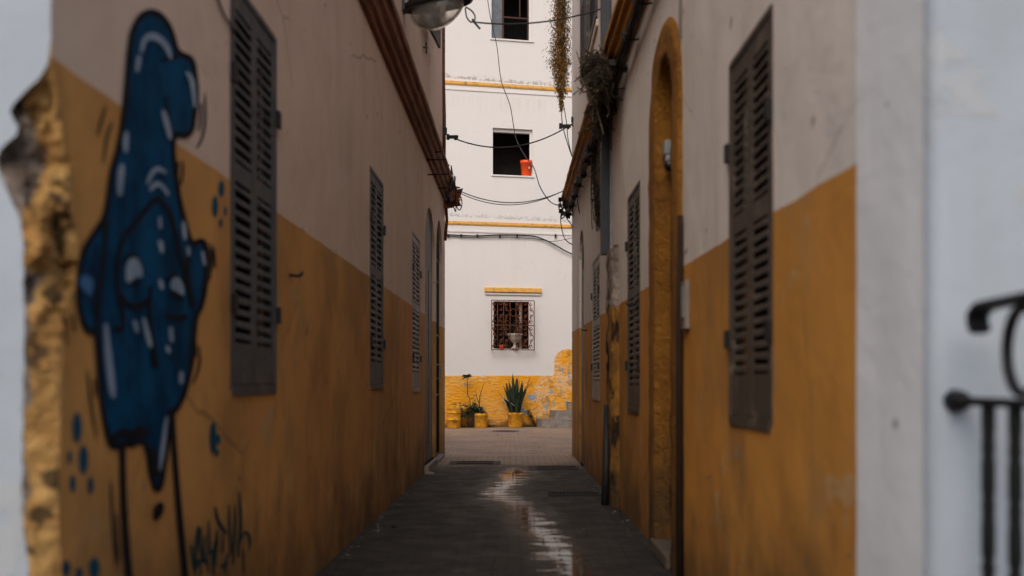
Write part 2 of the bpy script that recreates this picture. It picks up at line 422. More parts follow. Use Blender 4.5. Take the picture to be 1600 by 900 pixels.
M['nest'] = simple('dead_twigs', (.035, .026, .020), .9, var=.6, scale=30)
M['stem'] = simple('plant_stem', (.10, .075, .05), .8, var=.4)
M['lampbody'] = simple('lamp_housing', (.014, .014, .016), .35, .2, spec=.5)
M['gfx_blue'] = None
def spray(name, col, col2):
    t = NT(name); n = t.math('ADD', t.math('MULTIPLY', t.noise(3.5, detail=7, rough=.65), .6), t.math('MULTIPLY', t.noise(1, t.scaled((9, 9, 1.5)), detail=5), .4))
    return t.out(t.mix(t.ramp(n, .40, .60), col, col2), .8, t.bump(t.noise(13, detail=7, rough=.66), .6, .012), .08)
M['gfx_blue'] = spray('blue_spray_paint', (.003, .072, .165), (.002, .032, .075))
M['gfx_black'] = spray('black_spray_paint', (.010, .010, .014), (.016, .015, .018))
M['gfx_white'] = spray('pale_spray_paint', (.34, .42, .50), (.22, .30, .40))
M['gfx_lblue'] = spray('light_blue_spray_paint', (.10, .24, .42), (.06, .16, .33))
M['gfx_teal'] = spray('teal_spray_paint', (.012, .085, .13), (.012, .06, .09))
M['gfx_tag'] = spray('dark_teal_spray_paint', (.018, .05, .055), (.012, .035, .04))
def glassmat(name, col, rough, trans):
    t = NT(name); t.b.inputs['Transmission Weight'].default_value = trans; t.b.inputs['IOR'].default_value = 1.12; t.b.inputs['Coat Weight'].default_value = .4
    n = t.ramp(t.noise(9, detail=6), .4, .7)
    return t.out(t.mix(n, col, tuple(v*.8 for v in col)), rough, None, .5)
M['bowl'] = glassmat('dusty_lamp_glass', (.93, .91, .87), .12, .93)
M['pane'] = simple('grey_window_pane', (.12, .13, .135), .12, spec=.6)
M['greybox'] = simple('grey_plastic', (.26, .27, .27), .5)
M['whitebox'] = simple('off_white_plastic', (.42, .38, .33), .5)
M['woodred'] = simple('red_brown_frame', (.055, .016, .010), .6)
M['cast'] = simple('cast_iron_cover', (.010, .009, .009), .8, 0, bump=.5, scale=20)
M['concrete'] = simple('concrete_collar', (.27, .235, .21), .9, var=.3, bump=.4)
M['tile'] = simple('broken_brick', (.34, .12, .055), .9, var=.5, bump=.8, scale=10)

# ------------------------------------------------------------------ ground
struct('ground', MB().quad((-400, -300, -.012), (400, -300, -.012), (400, 500, -.012), (-400, 500, -.012)), M['ground'])
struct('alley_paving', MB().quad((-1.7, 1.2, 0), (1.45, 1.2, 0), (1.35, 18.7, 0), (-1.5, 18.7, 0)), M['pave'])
struct('plaza_paving', MB().quad((-14, 18.7, -.004), (14, 18.7, -.004), (14, 36, -.004), (-14, 36, -.004)), M['pave2'])

# ------------------------------------------------------------------ left house
def arch(y0, y1, z0, zs, zt, n=14):
    """opening outline: jambs to zs, pointed-round head to zt"""
    c = (y0+y1)/2; r = (y1-y0)/2
    pts = [(y0, z0), (y1, z0)]
    for i in range(n+1):
        a = math.pi*i/n; pts.append((c+r*math.cos(a), zs+(zt-zs)*math.sin(a)))
    return pts
def rect(y0, y1, z0, z1): return [(y0, z0), (y1, z0), (y1, z1), (y0, z1)]

ZT = 10.0; ZN = 6.6; YS = 7.6      # roof heights of the far and near halves, and where they meet
jag = [(0, .10, .10), (.5, .085, .09), (.78, .07, .07), (1.0, .095, .05), (1.2, .09, .06), (1.42, .088, .07), (1.6, .085, .10), (1.72, .086, .19), (1.81, .088, .21), (1.92, .095, .18),
       (1.99, .125, .12), (2.04, .15, .15), (2.11, .178, .15), (2.14, .17, .14), (2.165, .148, .10), (2.2, .112, .09), (2.235, .105, .085), (2.265, .132, .07),
       (2.29, .125, .065), (2.33, .095, .05), (2.375, .04, .03), (2.42, .012, .01), (2.5, 0, 0)]
def jagv(z, k):
    for a, b in zip(jag, jag[1:]):
        if a[0] <= z <= b[0]:
            t = (z-a[0])/(b[0]-a[0]); v = a[k]*(1-t)+b[k]*t; break
    else: return 0
    return max(0, v+(.006*noise.noise(Vector((z*23, k*7, 0)))+.007*noise.noise(Vector((z*60, k*3, 4))))*min(1, v*20))
zrows = [i*.025 for i in range(101)]
house_l = empty('house', (XL(3.1), 3.1, 0), 'house with a dark blue graffiti figure and broken corner on the left of the alley', 'house', 'plastered houses around the alley')
mb = MB()
outer = [(YL0+jagv(z, 2), z) for z in zrows]+[(YL0, ZN), (YS, ZN), (YS, ZT), (YL1, ZT), (YL1, 0)]
mapL = lambda s, z, d: (XL(s)-d, s, z)
hs = [rect(4.98, 5.90, 1.37, 3.52), rect(9.56, 10.46, 1.38, 3.57), rect(13.25, 14.25, 1.32, 3.52),
      arch(15.0, 16.7, .12, 3.55, 4.30), arch(17.0, 18.25, .06, 3.7, 4.4), rect(13.9, 14.9, 6.95, 8.6)]
mb.sheet(outer, hs, mapL, 0, reveal=[.10, .10, .10, .40, .16, .04], back=[1, 1, 1, 0, 1, 1])
# street facade, other faces
fo = [(XL(YL0)-jagv(z, 1), z) for z in zrows]+[(XL(YL0), ZN), (-9, ZN), (-9, 0)]
mb.sheet(fo, [], lambda s, z, d: (s, YL0-.001, z), 2)
mb.quad((-9, YL1, 0), (XL(YL1), YL1, 0), (XL(YL1), YL1, ZT), (-9, YL1, ZT), 3)
mb.quad((-9, YS, ZT), (XL(YS), YS, ZT), (XL(YL1), YL1, ZT), (-9, YL1, ZT), 3); mb.quad((-9, YL0, ZN), (XL(YL0), YL0, ZN), (XL(YS), YS, ZN), (-9, YS, ZN), 3); mb.quad((-9, YS, ZN), (XL(YS), YS, ZN), (XL(YS), YS, ZT), (-9, YS, ZT), 3)
mb.quad((-9, YL0, 0), (-9, YL1, 0), (-9, YL1, ZN), (-9, YL0, ZN), 3); mb.quad((-9, YS, ZN), (-9, YL1, ZN), (-9, YL1, ZT), (-9, YS, ZT), 3)
mb.build('wall', [M['wallL'], M['dark'], M['facade'], M['upperwall']], house_l)
mb = MB(); hh_ = hs[3]; mb.add([(XL(p[0])-.045, p[0], p[1]) for p in hh_], [tuple(range(len(hh_)))])  # flush dark panel added so the arch recess reads as shaded
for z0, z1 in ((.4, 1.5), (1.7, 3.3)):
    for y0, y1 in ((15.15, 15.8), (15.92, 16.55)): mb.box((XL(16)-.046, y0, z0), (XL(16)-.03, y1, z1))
mb.build('shade_panel', M['shutD'], house_l)['label'] = 'dark arched panel added in place of the recess shade'
# broken corner
mb = MB(); NC = 30; vs = []
rows = [i*.0105 for i in range(239)]
def terr(v, q):                                # terraces: torn plaster layers
    f = v/q; k = math.floor(f); u = f-k; return q*(k+min(1, max(0, (u-.35)/.22)))
for z in rows:
    a = jagv(z, 1); b = jagv(z, 2)
    for k in range(NC+1):
        t = k/NC; bul = min(1, math.sin(t*math.pi)*1.8)
        x = XL(YL0)-a*(1-t); y = YL0+b*t
        n = noise.fractal(Vector((x*13, y*13, z*11)), 1, 2.1, 6)
        rdg = 1-abs(noise.noise(Vector((x*9+3, y*9, z*8))))*2
        cell = noise.cell(Vector((x*22+n*.6, y*22, z*17+n*.5)))
        lay = terr(.05*noise.noise(Vector((x*4, y*6, z*5.0+2)))+.012*n, .02)
        big = noise.noise(Vector((x*6+8, y*7, z*7.5)))
        dep = bul*(.022*n+.016*rdg+.016*cell+lay*1.2+.045*big-.004)*min(1, (a+b)*7)*(1 if z > 1.75 else max(.22, 1-(1.75-z)*3))
        hol = math.exp(-((z-1.86)/.11)**2-((t-.72)/.2)**2)*.06+math.exp(-((z-2.12)/.05)**2-((t-.45)/.2)**2)*.03+math.exp(-((z-2.0)/.035)**2-((t-.3)/.25)**2)*.025
        d = -dep+hol*min(1, bul)
        vs.append((x-d*.6, y+d*.8, z+.004*n*bul))
fs = [(i*(NC+1)+k, i*(NC+1)+k+1, (i+1)*(NC+1)+k+1, (i+1)*(NC+1)+k) for i in range(len(rows)-1) for k in range(NC)]
mb.add(vs, fs, 0, False)
mb.build('broken_corner', M['rubble'], house_l)['label'] = 'crumbling corner where the plaster has fallen away'

def cornice(XW, sgn, y0, y1, z0, z1, proj, mat, parent, name='cornice'):
    prof = [(0, 0), (.25, .0), (.30, .16), (.52, .20), (.56, .42), (.78, .50), (.82, .74), (1.0, .78), (1.0, 1.0), (0, 1.0)]
    mb = MB(); N = 80; vs = []; n = len(prof)
    for i in range(N+1):
        y = y0+(y1-y0)*i/N
        for (a, b) in prof:
            j = .012*noise.noise(Vector((y*2.2, a*4, b*4)))+.004*noise.noise(Vector((y*9, a*4, b*4)))
            vs.append((XW(min(y, 19.5))+sgn*(a*proj+(j if a > 0 else -.02)), y, z0+(z1-z0)*b+j*.8))
    fs = [(i*n+k, i*n+(k+1) % n, (i+1)*n+(k+1) % n, (i+1)*n+k) for i in range(N) for k in range(n)]+[tuple(range(n)), tuple(N*n+k for k in range(n))]
    mb.add(vs, fs); return mb.build(name, mat, parent)
cornice(XL, 1, 3.1, 19.15, 4.96, 5.33, .20, M['corniceL'], house_l)
# broken end of the cornice
mb = MB()
for i in range(26):
    c = Vector((XL(18.9)+random.uniform(-.02, .2), random.uniform(18.5, 19.2), 5.0+random.uniform(-.12, .25)))
    if c.x > XL(18.9)+.1 and c.z < 5.0: c.z = 5.05
    r = random.uniform(.04, .1)
    q = [Vector((random.gauss(0, 1), random.gauss(0, 1), random.gauss(0, 1))).normalized()*r for _ in range(3)]
    vs = [c+q[0]*a+q[1]*b+q[2]*d for a in (-1, 1) for b in (-1, 1) for d in (-1, 1)]
    mb.add(vs, [(0,1,3,2),(4,6,7,5),(0,4,5,1),(2,3,7,6),(0,2,6,4),(1,5,7,3)])
mb.build('cornice_stub', M['tile'], house_l)['label'] = 'broken brick end of the cornice'

def shutter(sgn, XW, y0, y1, z0, z1, mat, parent, nsl=13, label=None):
    """closed two-leaf louvred shutter; sgn = +1 when the alley lies towards +x"""
    X = lambda y, d: XW(y)+sgn*d
    fr = MB(); ft = .026
    def bx(m, a, b, c, d, e, f): m.box((e, a, c), (f, b, d), fn=lambda x, y, z: (X(y, x), y, z))
    bx(fr, y0-.01, y0+ft, z0, z1, -.07, .004); bx(fr, y1-ft, y1+.01, z0, z1, -.07, .004)
    bx(fr, y0+ft, y1-ft, z1-ft, z1+.01, -.07, .003); bx(fr, y0+ft, y1-ft, z0-.03, z0+ft, -.07, .010)
    f = fr.build('window_shutter', mat, parent)
    if label: f['label'] = label
    ym = (y0+y1)/2
    for a, b, dep in ((y0+ft+.004, ym-.003, -.002), (ym+.003, y1-ft-.004, -.004)):
        lf = MB(); st = .055; zb = z0+ft+.004; zt = z1-ft-.004; e0, e1 = dep-.011, dep
        bx(lf, a, a+st, zb, zt, e0, e1); bx(lf, b-st, b, zb, zt, e0, e1)
        za = zb+.22; zm = zb+(zt-zb)*.54
        bx(lf, a+st, b-st, zb, za, e0, e1-.002); bx(lf, a+st, b-st, zm-.05, zm+.05, e0, e1-.002); bx(lf, a+st, b-st, zt-.10, zt, e0, e1-.002)
        for s0, s1 in ((za, zm-.05), (zm+.05, zt-.10)):
            n = nsl; pitch = (s1-s0)/n
            for i in range(n):
                zc = s0+pitch*(i+.5)+random.uniform(-.002, .002); hh = pitch*random.uniform(.20, .26); tl = random.gauss(0, .003)
                y_a, y_b = a+st, b-st
                vs = [(X(y_a, e1-.001), y_a, zc-hh+tl), (X(y_b, e1-.001), y_b, zc-hh-tl), (X(y_b, e1-.001), y_b, zc+hh*.6-tl), (X(y_a, e1-.001), y_a, zc+hh*.6+tl),
                      (X(y_a, e0), y_a, zc+hh*.1), (X(y_b, e0), y_b, zc+hh*.1), (X(y_b, e0), y_b, zc+hh+.004), (X(y_a, e0), y_a, zc+hh+.004)]
                lf.add(vs, [(0,1,2,3),(4,7,6,5),(0,4,5,1),(3,2,6,7),(0,3,7,4),(1,5,6,2)])
        lf.build('shutter_leaf', mat, f)
    hg = MB()
    for z in (z0+.45, z1-.5):
        for y in (y0+.01, y1-.01):
            hg.box((.010, y-.03, z-.05), (.030, y+.03, z+.05), fn=lambda x, yy, zz: (X(yy, x), yy, zz))
    build_each(hg, 'hinge', M['iron'], f)
    # uneven plaster line under the frame
    return f
shutter(1, XL, 4.98, 5.90, 1.37, 3.52, M['shutL'], house_l)
shutter(1, XL, 9.56, 10.46, 1.38, 3.57, M['shutL'], house_l)
shutter(1, XL, 13.25, 14.25, 1.32, 3.52, M['shutP'], house_l)
# iron gate in the arch near the end
mb = MB()
ga, gb = 17.03, 18.22; gx = lambda y: XL(y)-.07
def gtube(pts, r): mb.tube([(gx(y), y, z) for y, z in pts], r, 6)
for i in range(9):
    y = ga+(gb-ga)*i/8; c = (ga+gb)/2; r = (gb-ga)/2
    zt = 3.7+.66*math.sqrt(max(0, 1-((y-c)/r)**2)); gtube([(y, .08), (y, zt)], .018)
for z in (.1, 1.2, 2.3, 3.3, 3.7): gtube([(ga, z), (gb, z)], .022)
gtube([((ga+gb)/2+.6*math.cos(a*math.pi/12), 3.7+.66*math.sin(a*math.pi/12)) for a in range(13)], .022)
mb.box((gx(17)-.03, ga, .1), (gx(17)-.012, gb, 1.2))
g = mb.build('gate', M['iron'], house_l); g['label'] = 'black barred iron gate in an arch'
MB().tube([(XL(17.3)-.06, 17.25, 1.50), (XL(17.3)+.05, 17.25, 1.50), (XL(17.3)+.05, 17.25, 1.75), (XL(17.3)-.06, 17.25, 1.75)], .016, 6).build('handle', M['greybox'], g)
mb = MB()
for k, (z, y) in enumerate(((3.05, 17.4), (3.25, 17.7), (2.2, 17.5))):
    mb.box((gx(17)-.01, y-.3, z), (gx(17)+.012, y+.3, z+.07))
build_each(mb, 'crossbar', M['greybox'], g)
# upstairs window with its swung-open leaf
mb = MB()
for a, b, c, d in ((13.9, 13.96, 6.95, 8.6), (14.84, 14.9, 6.95, 8.6), (13.96, 14.84, 6.95, 7.02), (13.96, 14.84, 8.53, 8.6)):
    mb.box((XL(14)-.03, a, c), (XL(14)+.03, b, d))
f = mb.build('window_frame', M['shutD'], house_l)
mb = MB(); A = Vector((XL(14.0)+.05, 14.0, 0)); B = Vector((XL(15)+.19, 15.5, 0))
def leafbox(u0, u1, z0, z1, t=.02):
    a = A+(B-A)*u0; b = A+(B-A)*u1; nrm = Vector((B.y-A.y, A.x-B.x, 0)).normalized()*t
    vs = [(p.x, p.y, z) for z in (z0, z1) for p in (a-nrm, b-nrm, b+nrm, a+nrm)]
    mb.add(vs, [(0,3,2,1),(4,5,6,7),(0,1,5,4),(1,2,6,5),(2,3,7,6),(3,0,4,7)])
leafbox(0, .12, 6.82, 8.55); leafbox(.88, 1, 6.82, 8.55); leafbox(.12, .88, 6.82, 7.0); leafbox(.12, .88, 7.5, 7.62); leafbox(.12, .88, 8.4, 8.55)
for i in range(6): leafbox(.12, .88, 7.1+i*.065, 7.12+i*.065, .018)
for i in range(11): leafbox(.12, .88, 7.66+i*.067, 7.68+i*.067, .018)
mb.build('open_leaf', M['shutD'], f)
# little iron rest under the window
MB().tube([Lpt(664, 66, .02), Lpt(664, 84, .02)], .012, 6).tube([Lpt(660, 74, .02), Lpt(667, 75, .02)], .012, 6).build('shutter_stay', M['iron'], house_l)
# wall hooks
def hook(pt, sgn, parent, label=None):
    x, y, z = pt
    o = MB().tube([(x-.01*sgn, y, z), (x+.07*sgn, y, z-.005), (x+.09*sgn, y, z+.02)], .011, 6).lathe([(0, 0), (.022, 0), (.022, .01), (0, .01)], (x+.03*sgn, y, z-.01), 8).build('wall_hook', M['iron'], parent)
hook(Lpt(452, 430), 1, house_l)
# threshold stones
MB().box((XL(16)-.3, 14.9, 0), (XL(16)+.06, 16.75, .12)).box((XL(17.6)-.3, 16.95, 0), (XL(17.6)+.05, 18.3, .07)).build('threshold', M['stone'], house_l, bevel=.01)

# ---------------------------- graffiti (paint on the left wall)
def densify(pts, closed, step=6):
    out = []; n = len(pts)
    for i in range(n if closed else n-1):
        a, b = pts[i], pts[(i+1) % n]; L = math.hypot(b[0]-a[0], b[1]-a[1]); k = max(1, int(L/step))
        for j in range(k): out.append((a[0]+(b[0]-a[0])*j/k, a[1]+(b[1]-a[1])*j/k))
    if not closed: out.append(pts[-1])
    return out
def smooth(pts, closed, it=2):
    for _ in range(it):
        n = len(pts); q = []
        if not closed: q.append(pts[0])
        for i in range(n if closed else n-1):
            a, b = pts[i], pts[(i+1) % n]
            q += [(a[0]*.75+b[0]*.25, a[1]*.75+b[1]*.25), (a[0]*.25+b[0]*.75, a[1]*.25+b[1]*.75)]
        if not closed: q.append(pts[-1])
        pts = q
    return pts
def fill(mb, pts, off, mat=0, it=2):
    pts = smooth(pts, True, it); pts = densify(pts, True, 8)
    tri = geometry.tessellate_polygon([[Vector((p[0], p[1], 0)) for p in pts]])
    mb.add([Lpt(p[0], p[1], off) for p in pts], [tuple(t) for t in tri], mat)
def stroke(mb, pts, wd, off, mat=0, closed=False, taper=False, it=2):
    pts = smooth(pts, closed, it); n = len(pts); L = []; R = []
    for i, p in enumerate(pts):
        a = pts[(i-1) % n] if (closed or i > 0) else p; b = pts[(i+1) % n] if (closed or i < n-1) else p
        dx, dy = b[0]-a[0], b[1]-a[1]; l = math.hypot(dx, dy) or 1; nx, ny = -dy/l, dx/l
        ww = (wd[0]+(wd[1]-wd[0])*i/max(1, n-1)) if isinstance(wd, tuple) else wd
        ww *= .5*(1+.16*noise.noise(Vector((p[0]*.05, p[1]*.05, 1))))
        if taper: ww *= max(.12, math.sin(math.pi*min(1, max(0, (i+.3)/(n-.4)))))**.6
        sx = .85
        L.append((p[0]+nx*ww*sx, p[1]+ny*ww)); R.append((p[0]-nx*ww*sx, p[1]-ny*ww))
    vs = [Lpt(q[0], q[1], off) for q in L]+[Lpt(q[0], q[1], off) for q in R]
    fs = [(i, (i+1) % n, n+(i+1) % n, n+i) for i in range(n if closed else n-1)]
    mb.add(vs, fs, mat)
sil = [(232,17),(216,26),(204,50),(199,90),(196,140),(190,190),(184,230),(174,260),(168,300),(163,340),(142,368),(124,400),(119,440),(121,475),(128,505),(138,521),(149,517),(151,550),(154,600),(160,650),(168,690),(177,701),(190,692),(205,696),(218,688),(229,698),(233,735),(239,760),(245,766),(251,757),(256,720),(260,688),(266,645),(277,637),(288,610),(298,570),(301,530),(304,495),(315,475),(320,440),(322,400),(319,379),(310,376),(298,384),(288,350),(278,310),(272,270),(268,222),(273,209),(290,213),(299,203),(302,180),(306,150),(303,110),(298,91),(285,87),(274,80),(267,50),(256,30),(245,21)]
gf = MB(); fill(gf, sil, .003, 0, 1)
g = gf.build('graffiti_figure', M['gfx_blue'], house_l); g['label'] = 'tall blue spray-painted figure with curled tip and thin legs'
ol = MB(); O = .005
stroke(ol, sil, 10, O, closed=True, it=2)
stroke(ol, [(268,222),(262,180),(256,150)], (9, 4), O+.001); stroke(ol, [(250,95),(262,90),(275,88)], (4, 9), O+.001)
# face outline, ear folds, brows, cheeks, drips
stroke(ol, [(163,345),(160,400),(152,460),(149,515)], 9, O+.001); stroke(ol, [(190,500),(181,450),(180,400),(190,370),(212,345),(232,318),(243,309),(255,318),(268,345),(278,390),(290,440),(299,480)], 9, O+.002)
stroke(ol, [(150,380),(144,420),(140,470),(150,505)], 4, O); stroke(ol, [(293,395),(290,430),(297,470)], 7, O+.003)
stroke(ol, [(186,462),(198,478),(214,480),(228,470)], 10, O+.003); stroke(ol, [(256,492),(272,498),(290,494)], 8, O+.003)
stroke(ol, [(189,412),(196,400),(208,398),(217,410),(221,432)], 6, O+.003); stroke(ol, [(258,440),(265,428),(276,430),(285,444)], 6, O+.003)
stroke(ol, [(192,446),(204,437),(216,446)], 5, O+.004); stroke(ol, [(262,456),(272,462),(284,468)], 6, O+.004)
stroke(ol, [(233,445),(230,480),(232,520),(240,575)], (5, 13), O+.003); stroke(ol, [(176,510),(186,520),(192,500)], 8, O+.003)
stroke(ol, [(172,690),(190,672),(205,684),(216,668),(226,680)], 14, O+.003); stroke(ol, [(264,640),(259,665),(250,690)], 10, O+.004)
stroke(ol, [(236,700),(241,745)], 14, O+.002)
# legs
stroke(ol, [(189,690),(190,760),(193,830),(200,910)], (12, 14), O+.001); stroke(ol, [(267,640),(270,700),(277,790),(288,905)], (9, 13), O+.001)
fill(ol, [(238,790),(250,782),(256,790),(252,806),(241,816),(236,808)], O)
ol.build('outline', M['gfx_black'], g)
hl = MB(); W = .010
stroke(hl, [(217,82),(221,62),(232,55),(246,60),(258,74),(264,92)], 12, W, taper=True); stroke(hl, [(214,86),(210,112)], 8, W, taper=True)
stroke(hl, [(287,112),(296,122),(300,148),(301,168)], 9, W, taper=True); stroke(hl, [(251,172),(256,188),(263,218)], 10, W, taper=True)
stroke(hl, [(194,205),(192,222),(193,238)], 10, W, taper=True); stroke(hl, [(187,256),(184,280),(183,306)], 12, W, taper=True)
stroke(hl, [(226,288),(233,270),(243,262),(256,270)], 8, W, taper=True); stroke(hl, [(230,298),(240,286),(250,290),(260,305)], 8, W, taper=True)
stroke(hl, [(246,338),(247,358)], 6, W, taper=True); stroke(hl, [(246,375),(250,395)], 9, W, taper=True); stroke(hl, [(283,345),(286,375)], 8, W, taper=True); stroke(hl, [(290,385),(292,400)], 6, W, taper=True)
stroke(hl, [(313,392),(317,415)], 6, W, taper=True)
fill(hl, [(192,438),(193,412),(201,402),(211,403),(218,418),(220,434),(212,432),(204,436),(197,443)], W); fill(hl, [(261,450),(266,434),(276,432),(283,444),(285,464),(274,456)], W)
stroke(hl, [(246,436),(250,452)], 8, W, taper=True)
stroke(hl, [(161,505),(164,550),(170,600),(173,622)], 13, W, taper=True); stroke(hl, [(206,500),(211,520)], 8, W, taper=True); stroke(hl, [(220,496),(226,520),(232,543)], 9, W, taper=True)
stroke(hl, [(263,510),(265,535)], 8, W, taper=True); stroke(hl, [(257,540),(261,552)], 8, W, taper=True); stroke(hl, [(280,580),(279,600)], 9, W, taper=True)
stroke(hl, [(257,650),(252,690),(246,735)], 8, W, taper=True)
build_each(hl, 'highlight', M['gfx_white'], g)
lb = MB(); fill(lb, [(118,436),(128,428),(140,434),(142,446),(136,466),(130,456),(122,450)], W); lb.build('ear_highlight', M['gfx_lblue'], g)
mo = MB()
for p in ([(165,165),(156,190),(151,212)], [(175,190),(165,212),(160,255)], [(319,145),(320,190),(314,220),(305,232)], [(313,160),(312,190),(309,205)], [(284,250),(285,270),(281,290)], [(277,252),(276,275)],
          [(328,380),(330,410),(326,440)], [(333,385),(335,420)], [(104,478),(100,500),(103,540)], [(94,485),(97,510)], [(112,490),(115,520)], [(310,540),(312,570),(300,600)], [(305,535),(305,560)],
          [(135,578),(140,630),(150,685)], [(146,590),(148,620)], [(172,752),(174,820),(180,890)], [(180,800),(184,880)]):
    stroke(mo, p, 4.5, .004, taper=True)
build_each(mo, 'motion_line', M['gfx_black'], g)
dt = MB()
def dot(cx, cy, rx, ry): fill(dt, [(cx+rx*math.cos(a*math.pi/4), cy+ry*math.sin(a*math.pi/4)) for a in range(8)], .004, 0, 2)
for d in ((345,295,5,14),(335,322,5,18),(344,348,3,8),(351,330,2.5,8),(119,668,8,26),(129,718,8,25),(107,714,4,12),(112,755,5,15),(140,758,5,15),(332,684,6,27),(340,686,4,9),(338,707,3,7),
          (102,888,7,14),(146,888,9,18),(122,897,6,12)): dot(*d)
build_each(dt, 'graffiti_dot', M['gfx_teal'], house_l)
tg = MB()
T = lambda pts: [(280+x/6, 750+y/6) for x, y in pts]
for p, wd in (([(150,900),(120,780),(105,620),(110,600)], 5), ([(150,850),(150,640),(165,480),(178,430)], 7), ([(200,440),(190,600),(215,760),(140,830)], 6), ([(225,760),(230,600),(235,520)], 4), ([(270,380),(275,600),(270,690),(350,650),(350,460)], 6),
              ([(330,250),(350,370),(400,460),(440,500)], 7), ([(350,460),(340,640),(330,820)], 6), ([(400,500),(400,640),(390,690)], 4), ([(460,230),(465,420),(475,690)], 5), ([(515,230),(520,420),(500,640),(500,800)], 5), ([(555,100),(565,300),(570,470),(545,640),(550,730)], 6),
              ([(545,620),(580,530),(620,480),(650,520),(660,600),(645,660)], 5), ([(110,780),(220,750),(270,790)], 6), ([(380,820),(430,790),(450,770)], 6), ([(270,880),(250,700),(290,660)], 4), ([(420,880),(430,740),(470,680)], 4), ([(190,900),(200,800)], 4), ([(600,880),(600,700),(590,640)], 3), ([(320,900),(300,760),(330,560)], 5)):
    stroke(tg, T(p), wd, .004+.0004*random.random(), taper=True)
tg.build('graffiti_tag', M['gfx_tag'], house_l)['label'] = 'scribbled teal signature sprayed low on the wall'

# ------------------------------------------------------------------ right house
house_r = empty('house', (XR(3), 3, 0), 'house with the tall yellow blind arch and brown shutters on the right of the alley', 'house', 'plastered houses around the alley')
mb = MB(); mapR = lambda s, z, d: (XR(s)+d, s, z)
hs = [rect(4.55, 5.43, 1.20, 3.20), arch(7.15, 8.05, .06, 3.5, 4.03), rect(9.15, 10.08, 1.14, 3.34), rect(13.2, 14.3, 1.2, 3.2),
      arch(16.0, 17.05, .0, 3.5, 4.05), rect(13.5, 15.2, 6.57, 8.8)]
mb.sheet([(YR0+.05, 0), (YR0+.05, ZN), (YS, ZN), (YS, ZT), (19.0, ZT), (19.0, 0)], hs, mapR, 0, reveal=[.1, 0, .1, .1, .45, .04], back=[1, None, 1, 1, 0, 1])
# rounded near corner
n = 8; vs = []; R_ = .049; cx = XR(YR0)+R_; cy = YR0+R_
for z in (0, ZN):
    for i in range(n+1):
        a = math.pi+math.pi/2*i/n; vs.append((cx+R_*math.cos(a), cy+R_*math.sin(a), z))
mb.add(vs, [(i, i+1, n+2+i, n+1+i) for i in range(n)], 2, True)
mb.quad((cx, YR0, 0), (9, YR0, 0), (9, YR0, ZN), (cx, YR0, ZN), 2)
# rounded far corner
n = 12; vs = []; R_ = .45; cx = XR(19)+R_; cy = 19.0
for z in (0, ZT):
    for i in range(n+1):
        a = math.pi-math.pi/2*i/n; vs.append((cx+R_*math.cos(a), cy+R_*math.sin(a), z))
mb.add(vs, [(i, i+1, n+2+i, n+1+i) for i in range(n)], 0, True)
mb.quad((cx, cy+R_, 0), (9, cy+R_, 0), (9, cy+R_, ZT), (cx, cy+R_, ZT), 3)
mb.quad((XR(YS), YS, ZT), (9, YS, ZT), (9, cy+R_, ZT), (XR(19), cy+R_, ZT), 3); mb.quad((XR(3), YR0, ZN), (9, YR0, ZN), (9, YS, ZN), (XR(YS), YS, ZN), 3)
mb.quad((XR(YS), YS, ZN), (9, YS, ZN), (9, YS, ZT), (XR(YS), YS, ZT), 3); mb.quad((9, YR0, 0), (9, cy+R_, 0), (9, cy+R_, ZN), (9, YR0, ZN), 3); mb.quad((9, YS, ZN), (9, cy+R_, ZN), (9, cy+R_, ZT), (9, YS, ZT), 3)
mb.build('wall', [M['wallR'], M['dark'], M['facade'], M['upperwall']], house_r)
mb = MB(); hh_ = hs[4]; mb.add([(XR(p[0])+.045, p[0], p[1]) for p in hh_], [tuple(range(len(hh_)))])  # added dark sheet, its colour stands for the shade inside this arch
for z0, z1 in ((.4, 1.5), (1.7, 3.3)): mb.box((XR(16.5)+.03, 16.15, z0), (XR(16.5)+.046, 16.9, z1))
mb.build('shade_panel', M['shutD'], house_r)['label'] = 'dark arched panel standing in for shade in the slim recess'
cornice(XR, -1, 3.0, 19.2, 4.84, 5.12, .21, M['corniceR'], house_r)
shutter(-1, XR, 4.55, 5.43, 1.20, 3.20, M['shutR'], house_r)
shutter(-1, XR, 9.15, 10.08, 1.14, 3.34, M['shutR'], house_r)
shutter(-1, XR, 13.2, 14.3, 1.2, 3.2, M['shutP'], house_r)
# blind arch: raised rough surround with its recess
mb = MB()
def arc2(y0, y1, zs, zt, n=24): c = (y0+y1)/2; r = (y1-y0)/2; return [(c-r*math.cos(math.pi*i/n), zs+(zt-zs)*math.sin(math.pi*i/n)**.9) for i in range(n+1)]
oo = [(6.90, z*.1) for z in range(35)]+arc2(6.90, 8.40, 3.5, 4.27)+[(8.40, 3.4-z*.1) for z in range(35)]
ii = [(7.2, z*.1) for z in range(35)]+arc2(7.2, 8.0, 3.5, 3.97)+[(8.0, 3.4-z*.1) for z in range(35)]
vs = []; n = len(oo); K = 6
rows_ = []
for i in range(n):
    row = []
    for k in range(K+1):
        t = k/K; y = oo[i][0]*(1-t)+ii[i][0]*t; z = oo[i][1]*(1-t)+ii[i][1]*t
        e = .012 if k == 0 else .035
        jj = .012*noise.fractal(Vector((y*6, z*6, 1)), 1, 2, 3)
        if k == 0: y += .02*noise.noise(Vector((y*3, z*4, 9)))
        row.append((XR(y)-e-jj, y, z))
    row.insert(0, (XR(row[0][1])+.01, row[0][1], row[0][2])); row.append((XR(ii[i][0])+.27, ii[i][0], ii[i][1])); rows_.append(row)
    vs += row
kk = K+3
mb.add(vs, [(i*kk+k, i*kk+k+1, (i+1)*kk+k+1, (i+1)*kk+k) for i in range(n-1) for k in range(kk-1)], 0, True)
mb.add([(XR(p[0])+.262, p[0], p[1]) for p in ii], [tuple(range(n))], 0)
